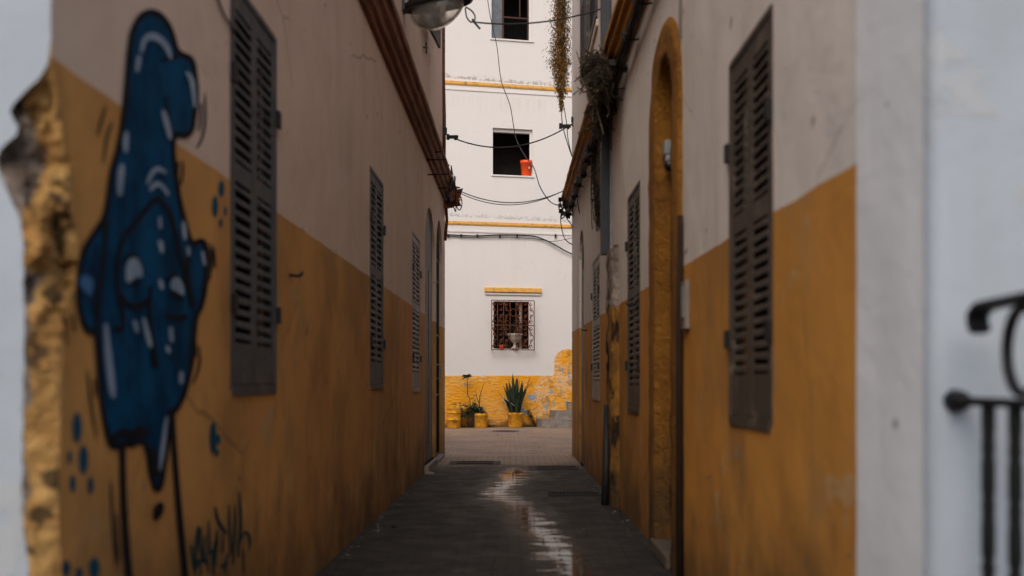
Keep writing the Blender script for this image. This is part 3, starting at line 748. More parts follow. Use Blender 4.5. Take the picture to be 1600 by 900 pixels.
mb.build('blind_arch', M['stucco'], house_r)['label'] = 'tall blind arch of rough ochre stucco'
MB().box((XR(8)-.07, 7.2, 0), (XR(8)+.26, 8.05, .11)).build('threshold', simple('grimy_stone', (.10, .08, .06), .9, bump=.5), house_r, bevel=.015)
# flaking pier
mb = MB(); vs = []; NY, NZ = 10, 60
for j in range(NZ+1):
    z = 2.98*j/NZ
    for i in range(NY+1):
        t = i/NY; y = 10.85+.75*t; e = .075*min(1, math.sin(math.pi*min(1, max(0, t)))*4)
        e += (.035*noise.fractal(Vector((y*4, z*4, 3)), 1, 2, 4))*(1 if 0 < i < NY else 0)
        yy = y+(.05*noise.noise(Vector((z*3, i*.3, 2))))
        vs.append((XR(yy)-max(-.005, e), yy, z))
mb.add(vs, [(j*(NY+1)+i, j*(NY+1)+i+1, (j+1)*(NY+1)+i+1, (j+1)*(NY+1)+i) for j in range(NZ) for i in range(NY)], 0, True)
mb.build('flaking_pier', M['pier'], house_r)['label'] = 'narrow pier with flaking plaster below the duct'
# upstairs window, leaf swung open
mb = MB()
for a, b, c, d in ((13.5, 13.57, 6.57, 8.8), (15.13, 15.2, 6.57, 8.8), (13.57, 15.13, 6.57, 6.65), (13.57, 15.13, 8.72, 8.8)):
    mb.box((XR(14)-.03, a, c), (XR(14)+.03, b, d))
f = mb.build('window_frame', M['shutD'], house_r)
mb = MB(); A = Vector((XR(15.2)-.015, 15.3, 0)); B = Vector((XR(16)-.045, 16.0, 0))
leafbox(0, .1, 6.4, 8.8); leafbox(.9, 1, 6.4, 8.8); leafbox(.1, .9, 6.4, 6.5); leafbox(.1, .9, 7.6, 7.7); leafbox(.1, .9, 8.7, 8.8)
for i in range(16): leafbox(.1, .9, 6.53+i*.068, 6.56+i*.068, .018)
for i in range(15): leafbox(.1, .9, 7.73+i*.064, 7.76+i*.064, .018)
mb.build('open_leaf', M['shutD'], f)
MB().box((XR(14)-.03, 13.4, 6.40), (XR(14)+.05, 15.3, 6.50)).build('sill', M['upperwall'], house_r, bevel=.01)
hook(Rpt(992, 476), -1, house_r); hook(Rpt(918, 516), -1, house_r)

# ------------------------------------------------------------------ far white building
house_f = empty('house', (0, FY(0), 0), 'white three-storey house with yellow ledges facing the end of the alley', 'house', 'plastered houses around the alley')
mb = MB()
fm = lambda s, z, d: (s, FY(s)+d, z)
WM = (Fu(770), Fu(832), Fz(274), Fz(201)); WT = (Fu(768), Fu(831), Fz(62), Fz(-45)); WB = (Fu(771.5), Fu(826), Fz(545), Fz(471))
hs = [rect(*WM), rect(*WT), rect(*WB)]
mb.sheet([(-12, 0), (12, 0), (12, 17), (-12, 17)], hs, fm, 0, reveal=[.28, .28, .22])
mb.quad(fm(-12, 17, 0), fm(12, 17, 0), fm(12, 17, 8), fm(-12, 17, 8)); mb.quad(fm(-12, 0, 0), fm(-12, 17, 0), fm(-12, 17, 8), fm(-12, 0, 8)); mb.quad(fm(12, 0, 0), fm(12, 17, 0), fm(12, 17, 8), fm(12, 0, 8)); mb.quad(fm(-12, 0, 8), fm(12, 0, 8), fm(12, 17, 8), fm(-12, 17, 8))
mb.build('wall', M['white'], house_f)
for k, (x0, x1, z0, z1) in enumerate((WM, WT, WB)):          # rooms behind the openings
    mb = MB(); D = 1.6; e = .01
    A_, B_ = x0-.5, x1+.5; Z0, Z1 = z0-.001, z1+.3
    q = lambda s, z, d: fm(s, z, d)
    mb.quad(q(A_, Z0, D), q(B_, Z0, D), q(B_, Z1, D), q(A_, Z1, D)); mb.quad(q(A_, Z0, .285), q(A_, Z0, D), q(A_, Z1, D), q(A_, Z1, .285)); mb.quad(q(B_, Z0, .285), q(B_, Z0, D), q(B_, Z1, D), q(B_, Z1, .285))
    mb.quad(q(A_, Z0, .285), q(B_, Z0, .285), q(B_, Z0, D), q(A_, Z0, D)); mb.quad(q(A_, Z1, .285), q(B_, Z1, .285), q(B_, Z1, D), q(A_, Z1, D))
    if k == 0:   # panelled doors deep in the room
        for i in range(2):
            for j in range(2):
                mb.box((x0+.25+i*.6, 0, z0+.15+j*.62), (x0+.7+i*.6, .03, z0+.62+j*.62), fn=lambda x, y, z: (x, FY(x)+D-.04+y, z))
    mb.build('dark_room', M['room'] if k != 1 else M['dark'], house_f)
# upper window: pane on the left, red frame
mb = MB(); fr_ = MB()
x0, x1, z0, z1 = WT
f = fr_
for a, b, c, d in ((x0+.34, x0+.40, z0, z1), (x1-.155, x1-.10, z0, z1), (x0+.40, x1-.155, z0, z0+.05), (x0+.4, x1-.155, z0+.75, z0+.8), (x0+.9, x0+.94, z0+.8, z1)):
    f.box((a, .14, c), (b, .20, d), fn=lambda x, y, z: (x, FY(x)+y, z))
fo_ = f.build('window_frame', M['woodred'], house_f)
mb.box((x0+.005, .15, z0+.005), (x0+.34, .17, z1), fn=lambda x, y, z: (x, FY(x)+y, z)); mb.build('pane', M['pane'], fo_)
for x0, x1, z0, z1, tp in ((WM[0], WM[1], WM[2], WM[3], 1), (WT[0], WT[1], WT[2], WT[3], 0)):
    mb = MB(); wf = lambda x, y, z: (x, FY(x)+y, z)
    mb.box((x1-.095, .10, z0+.002), (x1-.002, .24, z1-.002), fn=wf)
    if tp: mb.box((x0+.002, .10, z1-.105), (x1-.097, .24, z1-.002), fn=wf)
    mb.build('window_jamb', M['white'], house_f)
# window sills
for (x0, x1, z0, z1) in (WM, WT):
    MB().box((x0-.04, -.04, z0-.05), (x1+.06, .05, z0-.002), fn=lambda x, y, z: (x, FY(x)+y, z)).build('sill', M['white'], house_f)
# yellow ledges
def ledge(z0, z1, name, pr=.055):
    z1 = z0+(z1-z0)*.8
    mb = MB(); N = 90; vs = []
    prof = [(.0, 0), (pr*.6, .0), (pr, .35), (pr, 1), (0, 1)]
    for i in range(N+1):
        u = -12+24*i/N
        for a, b in prof:
            vs.append(Fpt(u, z0+(z1-z0)*b+.006*noise.noise(Vector((u*3, b*2, z0))), a-.01+.004*noise.noise(Vector((u*5, a, z0)))))
    n = len(prof)
    mb.add(vs, [(i*n+k, i*n+(k+1) % n, (i+1)*n+(k+1) % n, (i+1)*n+k) for i in range(N) for k in range(n)])
    return mb.build(name, M['ledge'], house_f)
ledge(Fz(138), Fz(131), 'ledge'); ledge(Fz(354), Fz(347), 'ledge')
for y in (365, 146): MB().box((-12, -.025, Fz(y)), (12, 0, Fz(y)+.05), fn=lambda x, y_, z: (x, FY(x)+y_, z)).build('string_course', M['white'], house_f)
MB().box((Fu(757), -.10, Fz(457)), (Fu(846), .0, Fz(450)), fn=lambda x, y, z: (x, FY(x)+y, z)).build('window_ledge', M['ledge'], house_f, bevel=.01)
MB().box((Fu(758), -.05, Fz(461)), (Fu(845), .0, Fz(457.6)), fn=lambda x, y, z: (x, FY(x)+y, z)).build('string_course', M['white'], house_f)
# dado with its rounded rise at the right
zt = Fz(587); zh = Fz(545); xr = Fu(866); pts = [(-12, 0), (-12, zt)]+[(x*.25-12, zt+.012*noise.noise(Vector((x*.7, 0, 0)))) for x in range(1, int((xr+12)/.25)-1)]+[(xr-.05, zt), (xr, zt+.08)]
for i in range(9): a = math.pi-math.pi/2*i/8; pts.append((xr+.42+.42*math.cos(a), zh-.42+.42*math.sin(a)))
pts += [(12, zh), (12, 0)]
mb = MB(); mb.sheet(pts, [], lambda s, z, d: Fpt(s, z, .022), 0)
for a, b in zip(pts[1:-1], pts[2:-1]): mb.quad(Fpt(a[0], a[1], .022), Fpt(b[0], b[1], .022), Fpt(b[0], b[1], -.002), Fpt(a[0], a[1], -.002))
mb.build('dado', M['dado'], house_f)['label'] = 'rough yellow lower wall with flaking blue patches'
# rusty cage over the lower window
mb = MB(); d0 = .26
X0, X1, Z0, Z1 = Fu(768.5), Fu(834.5), Fz(547), Fz(470.5)
def bar(a, b, r=.011, d=d0): mb.tube([Fpt(a[0], a[1], d), Fpt(b[0], b[1], d)], r, 5)
zc = Fz(509)
for z in (Z0, zc, Z1):
    bar((X0, z), (X1, z), .014)
    for x in (X0, X1): mb.tube([Fpt(x, z, 0), Fpt(x, z, d0)], .012, 5)
xs = [X0+(X1-X0)*k for k in (0, .14, .28, .43, .57, .71, .86, 1)]
for x in xs: bar((x, Z0), (x, Z1), .014 if x in (X0, X1) else .011)
cage = mb.build('window_cage', M['rust'], house_f)
mb = MB()
def scroll(cx, cz, r, dirx, dirz):
    pts = []
    for i in range(15):
        a = i/14*math.pi*1.7; rr = r*(1-.6*i/14)
        pts.append(Fpt(cx+dirx*(rr*math.sin(a)), cz+dirz*(r-rr*math.cos(a)), d0+.003))
    mb.tube(pts, .012, 4)
cell = (xs[2]-xs[1])
for a, b in ((0, 1), (1, 2), (2, 3), (4, 5), (5, 6), (6, 7)):
    xa, xb = xs[a], xs[b]; xm = (xa+xb)/2
    for z0, z1 in ((Z0, zc), (zc, Z1)):
        zm = (z0+z1)/2
        mb.tube([Fpt(xa, z0+.05, d0), Fpt(xm, zm-.12, d0), Fpt(xb, zm, d0), Fpt(xm, zm+.12, d0), Fpt(xa, z1-.05, d0)][:3 if a % 2 else 5], .011, 4)
        for zz, dz in ((z0+.06, 1), (zm-.16, 1), (zm+.16, -1), (z1-.06, -1)): scroll(xm, zz, .055, 1 if a % 2 else -1, dz)
mb.tube([Fpt((xs[3]+xs[4])/2+.1*math.cos(a*math.pi/8), Fz(489.5)+.12*math.sin(a*math.pi/8), d0) for a in range(17)], .011, 5)
build_each(mb, 'scroll', M['rust'], cage)
# curtain rail / pale post inside, frame
MB().box((Fu(811.5), .24, Fz(546)), (Fu(815), .28, Fz(472)), fn=lambda x, y, z: (x, FY(x)+y, z)).build('window_post', M['whitebox'], house_f)

# ------------------------------------------------------------------ unseen block behind the viewer, added to dim the near facades
hb = empty('house', (0, -8.5, 0), 'unseen house behind the viewer, added to dim the near facades', 'house', 'plastered houses around the alley')
MB().box((-14, -13, 0), (14, -8.5, 4.2)).build('wall', M['upperwall'], hb)

# ------------------------------------------------------------------ steps
st = empty('steps', (Fu(875), FY(1.5)-.8, 0), 'grey stone steps climbing to the right beside the worn yellow wall', 'steps')
for k, (px, dep, z) in enumerate(((838, 1.25, .27), (859, .85, .54), (885.5, .48, .81), (900, .2, 1.08))):
    x0 = Fu(px); x1 = 4.5; mb = MB(); z0 = z-.27
    pts = [(x0, 0), (x0+.02, .35*dep), (x0+.16, dep*.75), (x0+.5, dep*.95), (x0+1.1, dep), (x1, dep), (x1, 0)]
    n = len(pts); vs = [Fpt(x, zz, d+.024) for zz in (z0, z) for x, d in pts]
    mb.add(vs, [tuple(range(n)), tuple(range(2*n-1, n-1, -1))]+[(i, (i+1) % n, n+(i+1) % n, n+i) for i in range(n)])
    mb.build('step', M['stone'], st, bevel=.012)

# ------------------------------------------------------------------ pots and plants at the far wall
def pot(px, py0, py1, wpx, wtop, label, mat, rings=(.8,), depth=.35):
    x = Fu(px); Y = FY(x)-depth; sc = Y/F; X = (px-800)*sc; h = (py1-py0)*sc; r = wpx/2*sc; rt = wtop/2*sc
    o = empty('plant_pot', (X, Y, 0), label, 'plant pot', 'yellow pots along the far wall')
    prof = [(0, 0), (r*.97, 0), (r, .02)]
    for q in rings: rr = r+(rt-r)*q; prof += [(rr, h*q-.02), (rr+.014, h*q-.01), (rr+.014, h*q+.01), (rr, h*q+.02)]
    prof += [(rt, h*.985), (rt+.008, h), (rt-.03, h), (rt-.035, h-.06)]
    MB().lathe(prof, (X, Y, 0), 28).build('body', mat, o)
    MB().lathe([(0, h-.05), (rt-.034, h-.05)], (X, Y, 0), 20).build('soil', M['soil'], o)
    return X, Y, h
px1 = pot(709, 637, 667, 21, 22.5, 'squat yellow bucket with raised rims leftmost at the far wall', M['potyellow'], (.42, .8))
px2 = pot(751.5, 643.5, 666.5, 20, 21, 'plain yellow pot holding the leafy bush', M['potyellow'], (.86,))
px3 = pot(805.5, 642.5, 666, 22, 24, 'yellow pot with brown stains under the snake plant', M['potyellow'], (.9,))
def leaf(mb, p, d, L, wd, droop=.2, mat=0):
    d = d.normalized(); s = d.cross(Vector((0, 0, 1)));
    if s.length < .01: s = Vector((1, 0, 0))
    s.normalize(); s = (s+Vector((random.uniform(-.4, .4), random.uniform(-.4, .4), random.uniform(-.6, .6)))).normalized()
    m = p+d*L*.5+Vector((0, 0, droop*L*.2)); e = p+d*L-Vector((0, 0, droop*L))
    mb.add([p, m+s*wd/2, e, m-s*wd/2], [(0, 1, 2), (0, 2, 3)], mat)
# snake plant
X, Y, h = px3
sp = empty('snake_plant', (X, Y, h-.06), 'tall dark snake plant with stiff upright blades', 'plant', 'potted plants along the far wall')
for i in range(64):
    mb = MB(); a = random.uniform(0, 2*math.pi); r0 = random.uniform(0, .15); lean = random.uniform(.05, .30)*(.35+r0/.15); a = random.choice((0, math.pi))+random.gauss(0, .75)
    Lh = random.uniform(.5, 1.22)*(1-.3*lean); 
    if i == 0: Lh, lean = 1.32, .06; a = math.pi
    if i == 1: Lh, lean, a = 1.2, .28, 0
    if i == 2: Lh, lean, a = .72, .62, math.pi
    b0 = Vector((X+r0*math.cos(a), Y+r0*math.sin(a), h-.06)); tw = random.uniform(0, math.pi); wd = random.uniform(.04, .062)
    vs = []; N = 9
    for j in range(N+1):
        t = j/N; c = b0+Vector((math.cos(a), math.sin(a)*.6, 0))*lean*Lh*(t**1.4)+Vector((0, 0, Lh*t))
        ww = wd*(math.sin(min(1, t*1.6+.35)*math.pi/2) if t < .6 else max(.02, math.cos((t-.6)/.4*math.pi/2)))
        th = tw+t*.5; s = Vector((math.cos(th), math.sin(th), 0)); nn = Vector((-s.y, s.x, 0))*.012
        vs += [c-s*ww, c+nn, c+s*ww, c-nn*.3]
    mb.add(vs, [(j*4+k, j*4+(k+1) % 4, j*4+4+(k+1) % 4, j*4+4+k) for j in range(N) for k in range(4)], 0, True)
    mb.build('blade', M['leafdark'], sp)
MB().tube([(X-.02, Y-.1, h+.2), (X-.3, Y-.16, h+.42), (X-.42, Y-.16, h+.5)], .016, 5).build('dry_blade', M['urn'], sp)
# leafy bush
X, Y, h = px2
bp = empty('leafy_bush', (X, Y, h-.05), 'low leafy green bush spilling left out of its pot', 'plant', 'potted plants along the far wall')
mb = MB(); sm = MB()
for i in range(26):
    a = random.uniform(0, 2*math.pi); e = Vector((math.cos(a)*.32-.28, math.sin(a)*.22, random.uniform(-.12, .34))); b0 = Vector((X+random.uniform(-.1, .1), Y, h-.05))
    e = b0+e*random.uniform(.6, 1.3); mid = (b0+e)/2+Vector((0, 0, .12)); sm.tube([b0, mid, e], [.012, .008, .004], 4)
    for k in range(26):
        t = random.uniform(.35, 1.1); p = b0*(1-t)*(1-t)+mid*2*t*(1-t)+e*t*t
        leaf(mb, p+Vector([random.gauss(0, .03) for _ in range(3)]), Vector((random.gauss(0, 1), random.gauss(0, 1), random.gauss(.1, .6))), random.uniform(.06, .13), .05, .3, random.choice((0, 1, 1)))
sm.build('stem', M['stem'], bp); mb.build('foliage', [M['leafdark'], M['leafmid']], bp)
# bare branches from the same pot
br = empty('bare_shrub', (X-.05, Y+.06, h-.05), 'bare branched twig rising above the leafy bush with two curled leaves', 'plant', 'potted plants along the far wall')
mb = MB(); q = lambda px, py, d=.36: P(px, py, FY(Fu(px))-d)
mb.tube([(X-.05, Y+.06, h-.05), q(749, 630), q(750, 618), q(754, 605), q(758, 595)], [.022, .018, .014, .01, .006], 6)
mb.tube([q(749, 631), q(745, 621), q(743, 609)], [.014, .01, .006], 5)
mb.build('branch', M['stem'], br); mb = MB()
for p in ((742, 622), (744, 620), (741, 624), (746, 618), (745, 625)):
    leaf(mb, Vector(q(*p)), Vector((-1, 0, random.uniform(-.5, .6))), .14, .08, .1)
mb.build('foliage', M['leafdark'], br)
# rosette on a tall stem
pl = empty('rosette_plant', (q(737, 650)[0], q(737, 650)[1], h-.05), 'spindly plant with a leaf rosette atop a bare stem', 'plant', 'potted plants along the far wall')
mb = MB(); mb.tube([q(737, 650), q(734, 622), q(730.5, 617), q(730.5, 604), q(730, 590)], [.012, .012, .018, .014, .01], 6); mb.build('stem', M['stem'], pl)
mb = MB(); c = Vector(q(730, 589))
for i in range(46):
    a = random.uniform(0, 2*math.pi); leaf(mb, c+Vector((0, 0, random.uniform(-.03, .04))), Vector((math.cos(a), math.sin(a), random.uniform(-.1, .7))), random.uniform(.12, .21), .05, .25, random.choice((0, 1)))
mb.build('foliage', [M['leafdark'], M['leafmid']], pl)
X, Y, h = px1
sd_ = empty('seedling', (X+.02, Y, h-.05), 'small round-leaved seedling in the squat bucket', 'plant', 'potted plants along the far wall')
MB().tube([(X+.02, Y, h-.05), (X+.04, Y, h+.1), (X+.06, Y, h+.14)], .006, 5).build('stem', M['stem'], sd_)
mb = MB()
for i, (dx, dz) in enumerate(((0, .15), (.03, .12), (-.03, .13), (.08, .14))): mb.lathe([(0, 0), (.045, .004), (.06, .012)], (X+dx, Y-.02*i, h+dz), 10, sy=.5); leaf(mb, Vector((X+dx, Y, h+dz)), Vector((.2, 0, 1)), .10, .09, 0)
mb.build('foliage', M['leafmid'], sd_)
# weed at the right of the snake plant
wd_ = empty('weed', (P(833, 660, 31)[0], 31, 0), 'drooping weed leaning against the wall left of the steps', 'plant', 'potted plants along the far wall')
mb = MB(); mb.tube([q(836, 663, .12), q(830, 652, .12), q(824, 641, .1)], .012, 5); mb.tube([q(834, 664, .12), q(829, 648, .14), q(828, 640, .1)], .01, 5); mb.build('stem', M['stem'], wd_)
mb = MB()
for i in range(40):
    t = random.random(); leaf(mb, Vector(q(824+12*t, 641+20*t, .13)), Vector((random.gauss(0, 1), random.gauss(0, .4), random.gauss(0, 1))), .1, .05, .3, random.choice((0, 1)))
mb.build('foliage', [M['leafdark'], M['stem']], wd_)
# weeds along the wall foot
mb = MB()
for i in range(420):
    x = random.choice((random.gauss(-1.35, .18), random.gauss(-.75, .12), random.gauss(.55, .12), random.uniform(-2.2, 1)))
    leaf(mb, Vector(Fpt(x, .0, random.uniform(.03, .12))), Vector((random.gauss(0, .5), random.gauss(0, .4), 1)), random.uniform(.03, .12), .03, .1)
o = mb.build('ground_weeds', M['vine2']); o['kind'] = 'stuff'; o['label'] = 'thin dry weeds in the crack along the foot of the yellow wall'; o['category'] = 'weeds'

# bucket, urn, small orange pot
Y = FY(.6)+.10; sc = Y/F; X = (822.5-800)*sc; zb = WM[2]; r = 7.2*sc; rt = 9.8*sc; h = 24.5*sc
bk = empty('bucket', (X, Y, zb), 'bright orange plastic flowerpot on the middle window sill', 'bucket')
MB().lathe([(0, 0), (r, 0), (r*1.02, .01), (rt*.93, h*.78), (rt, h*.79), (rt*1.02, h), (rt*.95, h), (rt*.9, h*.78), (0, h*.75)], (X, Y, zb), 28).build('body', M['orange'], bk)
MB().box((X+.06, Y-rt*.97, zb+h*.42), (X+.115, Y-rt*.93, zb+h*.56)).build('sticker', M['whitebox'], bk)
mb = MB(); 
for i in range(14): leaf(mb, Vector((X+random.uniform(-.1, .1), Y, zb+h*.95)), Vector((random.gauss(0, .4), random.gauss(0, .4), 1)), random.uniform(.04, .1), .03)
mb.build('sprout', M['stem'], bk)
Xc = Fu(804.5); Yc = FY(Xc)+.02; zb = WB[2]; s = Yc/F
ur = empty('urn', (Xc, Yc, zb), 'pale stone urn standing behind the rusty window cage', 'urn')
MB().lathe([(0, 0), (6*s, 0), (6*s, 2*s), (3.6*s, 3*s), (2.4*s, 6*s), (2.6*s, 9*s), (6.5*s, 12*s), (9.5*s, 16*s), (10.5*s, 20*s), (12.4*s, 21.5*s), (12.4*s, 23.5*s), (10.2*s, 23.5*s), (9*s, 20*s)], (Xc, Yc, zb), 28).build('body', M['urn'], ur)
up_ = empty('potted_shrub', (Xc, Yc, zb+20*s), 'dark leafy shrub growing in the stone urn', 'plant')
mb = MB()
for i in range(420):
    p = Vector((Xc+random.gauss(-.03, .2), Yc+random.uniform(-.05, .1), zb+22*s+abs(random.gauss(.1, .3)))); p.z = min(p.z, WB[3]-.06); p.x = max(WB[0]+.05, min(WB[1]-.1, p.x))
    leaf(mb, p, Vector((random.gauss(0, 1), random.gauss(0, .4), random.gauss(0, 1))), random.uniform(.05, .12), .045, .3, random.choice((0, 1, 1)))
mb.tube([(Xc, Yc, zb+18*s), (Xc-.05, Yc, zb+40*s)], .02, 5, mat=2)
mb.build('foliage', [M['leafdark'], M['nest'], M['stem']], up_)
Xc = Fu(784); Yc = FY(Xc)+.0
MB().lathe([(0, 0), (3*s, 0), (4.2*s, 6.2*s), (3.6*s, 6.2*s), (3*s, 5.5*s), (0, 5.4*s)], (Xc, Yc, zb), 16).build('clay_pot', M['orange'])
tag(bpy.data.objects['clay_pot'], 'small orange clay pot in the left foot of the caged window', 'plant pot')

# ------------------------------------------------------------------ paving covers
def grate(name, px0, px1, pya, pyb, label, grp='drain covers in the paving'):
    y0, y1 = F*H/(pyb-600), F*H/(pya-600); ym = (y0+y1)/2; x0 = (px0-800)/F*ym; x1 = (px1-800)/F*ym
    o = empty(name, ((x0+x1)/2, ym, 0), label, 'drain cover', grp)
    mb = MB(); t = .04
    for a, b, c, d in ((x0, x1, y0, y0+t), (x0, x1, y1-t, y1), (x0, x0+t, y0+t, y1-t), (x1-t, x1, y0+t, y1-t)): mb.box((a, c, .001), (b, d, .016))
    mb.build('frame', M['cast'], o)
    mb = MB(); n = 13
    mb.box((x0+t, y0+t, .001), (x1-t, y1-t, .004), 1)
    for i in range(n):
        a = x0+t+(x1-x0-2*t)*(i+.2)/n; mb.box((a, y0+t, .005), (a+(x1-x0-2*t)/n*.55, y1-t, .013))
    mb.build('grid', [M['cast'], M['dark']], o)
    mb = MB()                                         # rough mortar patch round the frame
    for a, b, c, d in ((x0-.13, x1+.13, y0-.08, y0), (x0-.13, x1+.13, y1, y1+.08), (x0-.13, x0, y0, y1), (x1, x1+.13, y0, y1)): mb.box((a, c, .001), (b, d, .007))
    mb.build('mortar', simple('speckled_mortar', (.11, .10, .09), .95, var=.85, bump=.6, scale=40) if 'speckled_mortar' not in bpy.data.materials else bpy.data.materials['speckled_mortar'], o)
grate('drain_cover', 714, 771, 721.5, 725.5, 'slotted iron drain cover at the left side of the alley end')
grate('drain_cover', 838, 902, 729, 734.5, 'slotted iron drain cover right of the wet streak at the alley end')
grate('drain_cover', 855, 938, 770, 777, 'slotted iron drain cover beside the right wall, nearest the viewer')
Ym = F*H/74; Xm = (790-800)/F*Ym
o = empty('manhole_cover', (Xm, Ym, 0), 'round dark manhole cover in a pale ring before the yellow wall', 'manhole cover')
MB().lathe([(0, .012), (.40, .012), (.42, .002)], (Xm, Ym, 0), 36, smooth=False).build('lid', M['cast'], o)
MB().lathe([(.42, .001), (.44, .008), (.74, .006), (.78, -.004)], (Xm, Ym, 0), 36, smooth=False).build('collar', M['concrete'], o)
def stone_bit(px, py, sz, mat, name, label, cat):
    y = F*H/(py-600); x = (px-800)/F*y; mb = MB()
    vs = [(x+(sx+random.uniform(-.25, .25))*sz, y+(sy+random.uniform(-.25, .25))*sz*.8, max(0, (sz_)*sz*.6+(random.uniform(-.1, .1)*sz if sz_ else 0))) for sz_ in (0, 1) for sx, sy in ((-1, -1), (1, -1), (1, 1), (-1, 1))]
    mb.add(vs, [(0,3,2,1),(4,5,6,7),(0,1,5,4),(1,2,6,5),(2,3,7,6),(3,0,4,7)]); o = mb.build(name, mat, bevel=.006); tag(o, label, cat)
stone_bit(809, 737, .055, M['tile'], 'brick_fragment', 'red brick fragment lying in the wet streak', 'brick fragment')
stone_bit(672, 741, .06, M['stone'], 'loose_stone', 'grey loose stone at the foot of the arched recess', 'stone')
stone_bit(615, 824, .025, M['cast'], 'pebble', 'dark pebble on the pavers near the left wall', 'pebble')
mb = MB()
for i in range(380):
    y = random.uniform(6.5, 30); s_ = random.choice((-1, 1))
    x = (XL(y)+.02+abs(random.gauss(0, .08))) if s_ < 0 else (XR(y)-.02-abs(random.gauss(0, .08)))
    if random.random() < .3 or y > 18.8: x = random.uniform(-1.4, 1.2)
    r = random.uniform(.004, .014); c = Vector((x, y, r*.5)); vs = [c+Vector((random.gauss(0, r), random.gauss(0, r), random.gauss(0, r*.5))) for _ in range(4)]
    mb.add(vs, [(0, 1, 2), (0, 2, 3), (0, 3, 1), (1, 3, 2)])
o = mb.build('grit', M['stone']); o['kind'] = 'stuff'; o['label'] = 'loose grit along the wall feet'; o['category'] = 'grit'

# ------------------------------------------------------------------ street lamp
LY = 12.2
lp = empty('street_lamp', (XL(LY), LY, 6.3), 'black wall street lamp with a clear glass bowl above the alley', 'street lamp')
sc = LY/F; c0 = Vector(P(684, 8.5, LY)); tilt = rad(-9)
Rm = lambda p: Vector((c0.x+p[0]*math.cos(tilt)+p[2]*math.sin(tilt)*-1, c0.y+p[1], c0.z-p[0]*math.sin(tilt)+p[2]*math.cos(tilt)))
def shell(prof, a, b, n=32, egg=.25):
    vs = []
    for r, z in prof:
        for k in range(n):
            th = 2*math.pi*k/n; vs.append(Rm((a*r*math.cos(th), b*r*math.sin(th)*(1-egg*math.cos(th)*-1*.4), z)))
    return vs, [(i*n+k, i*n+(k+1) % n, (i+1)*n+(k+1) % n, (i+1)*n+k) for i in range(len(prof)-1) for k in range(n)]
mb = MB(); vs, fs = shell([(.0, .03), (.9, .03), (1.0, -.01), (1.02, .02), (1.0, .06), (.85, .13), (.55, .20), (.2, .235), (0, .24)], .45, .21); mb.add(vs, fs, 0, True)
vs, fs = shell([(0, .21), (.3, .21), (.33, .24), (.3, .29), (0, .3)], .45, .21); mb.add(vs, fs, 0, True)
bd = mb.build('housing', M['lampbody'], lp)
mb = MB(); a_, b_ = .33, .16
prof = [(1.0*math.cos(i*math.pi/2/10), -.31*math.sin(i*math.pi/2/10)-.005) for i in range(11)]
vs, fs = shell([(r, z) for r, z in prof]+[(r*.975, z*.97) for r, z in reversed(prof)], .345, .175); mb.add(vs, fs, 0, True)
mb.v = [tuple(Vector(v)+Vector((.0, 0, 0))) for v in mb.v]; mb.build('glass_bowl', M['bowl'], lp)
mb = MB(); p0 = Rm((-.40, 0, .05)); mb.tube([p0, Rm((-.55, 0, .07)), (XL(LY)-.02, LY, c0.z+.06)], [.05, .045, .05], 10)
mb.box((XL(LY)-.01, LY-.09, c0.z-.08), (XL(LY)+.035, LY+.09, c0.z+.22)); mb.build('arm', M['lampbody'], lp)
mb = MB(); mb.lathe([(0, 0), (.028, 0), (.04, -.06), (.03, -.14), (0, -.16)], tuple(Rm((0.06, 0, .01))), 12); mb.build('bulb', M['urn'], lp)

# ------------------------------------------------------------------ cables
def sag(a, b, s, n=24):
    a = Vector(a); b = Vector(b); return [a.lerp(b, i/n)-Vector((0, 0, s*4*(i/n)*(1-i/n))) for i in range(n+1)]
def spline(pts, k=6):
    pts = [Vector(p) for p in pts]; out = []
    for i in range(len(pts)-1):
        p0 = pts[max(0, i-1)]; p1 = pts[i]; p2 = pts[i+1]; p3 = pts[min(len(pts)-1, i+2)]
        for j in range(k):
            t = j/k; out.append(.5*((2*p1)+(p2-p0)*t+(2*p0-5*p1+4*p2-p3)*t*t+(3*p1-p0-3*p2+p3)*t**3))
    out.append(pts[-1]); return out
GC = 'cables strung between the houses'
def cable(pts, r, label, name='cable'):
    o = MB().tube(pts, r, 6).build(name, M['cable']); tag(o, label, 'cable', GC); return o
EY = 18.6
ca = cable(sag(P(698, 211, EY), P(905, 186, EY), .38, 30), .013, 'thick black cable sagging between the cornice ends across the orange pot window')
def clamp(px, py, Y, parent, a=.06, dx=1):
    c = Vector(P(px, py, Y)); mb = MB(); mb.box((c.x-.10, c.y-.03, c.z-.03), (c.x+.10, c.y+.03, c.z+.03)); mb.box((c.x-.13, c.y-.02, c.z-.055), (c.x-.07, c.y+.02, c.z+.055)); mb.box((c.x+.02, c.y-.02, c.z-.06), (c.x+.07, c.y+.02, c.z+.035))
    return mb.build('clamp', M['iron'], parent, bevel=.008)
clamp(708, 214, EY, ca); clamp(884, 197, EY, ca); clamp(903, 187, EY, ca)
cable(sag(P(709, 294, EY), P(879, 299, EY), .25), .010, 'upper strand of the twin sagging cable below the orange pot')
cable(sag(P(707, 296, EY-.2), P(882, 297, EY-.2), .29), .008, 'lower strand of the twin sagging cable below the orange pot')
cable(sag(P(737, 34, LY), P(948, 11, LY), .10), .010, 'thin grey cable running from the street lamp to the right house')
cable(spline([P(727, 12, LY), P(729, 26, LY), P(735, 34, LY), P(741, 33, LY), P(742, 25, LY), P(737, 17, LY), P(728, 11, LY)]), .010, 'black loop of cable knotted at the lamp tip')
cable(spline([P(738, 30, LY), P(743, 37, LY), P(750, 45, LY)]), .014, 'short black cable tail hanging from the knot at the lamp')
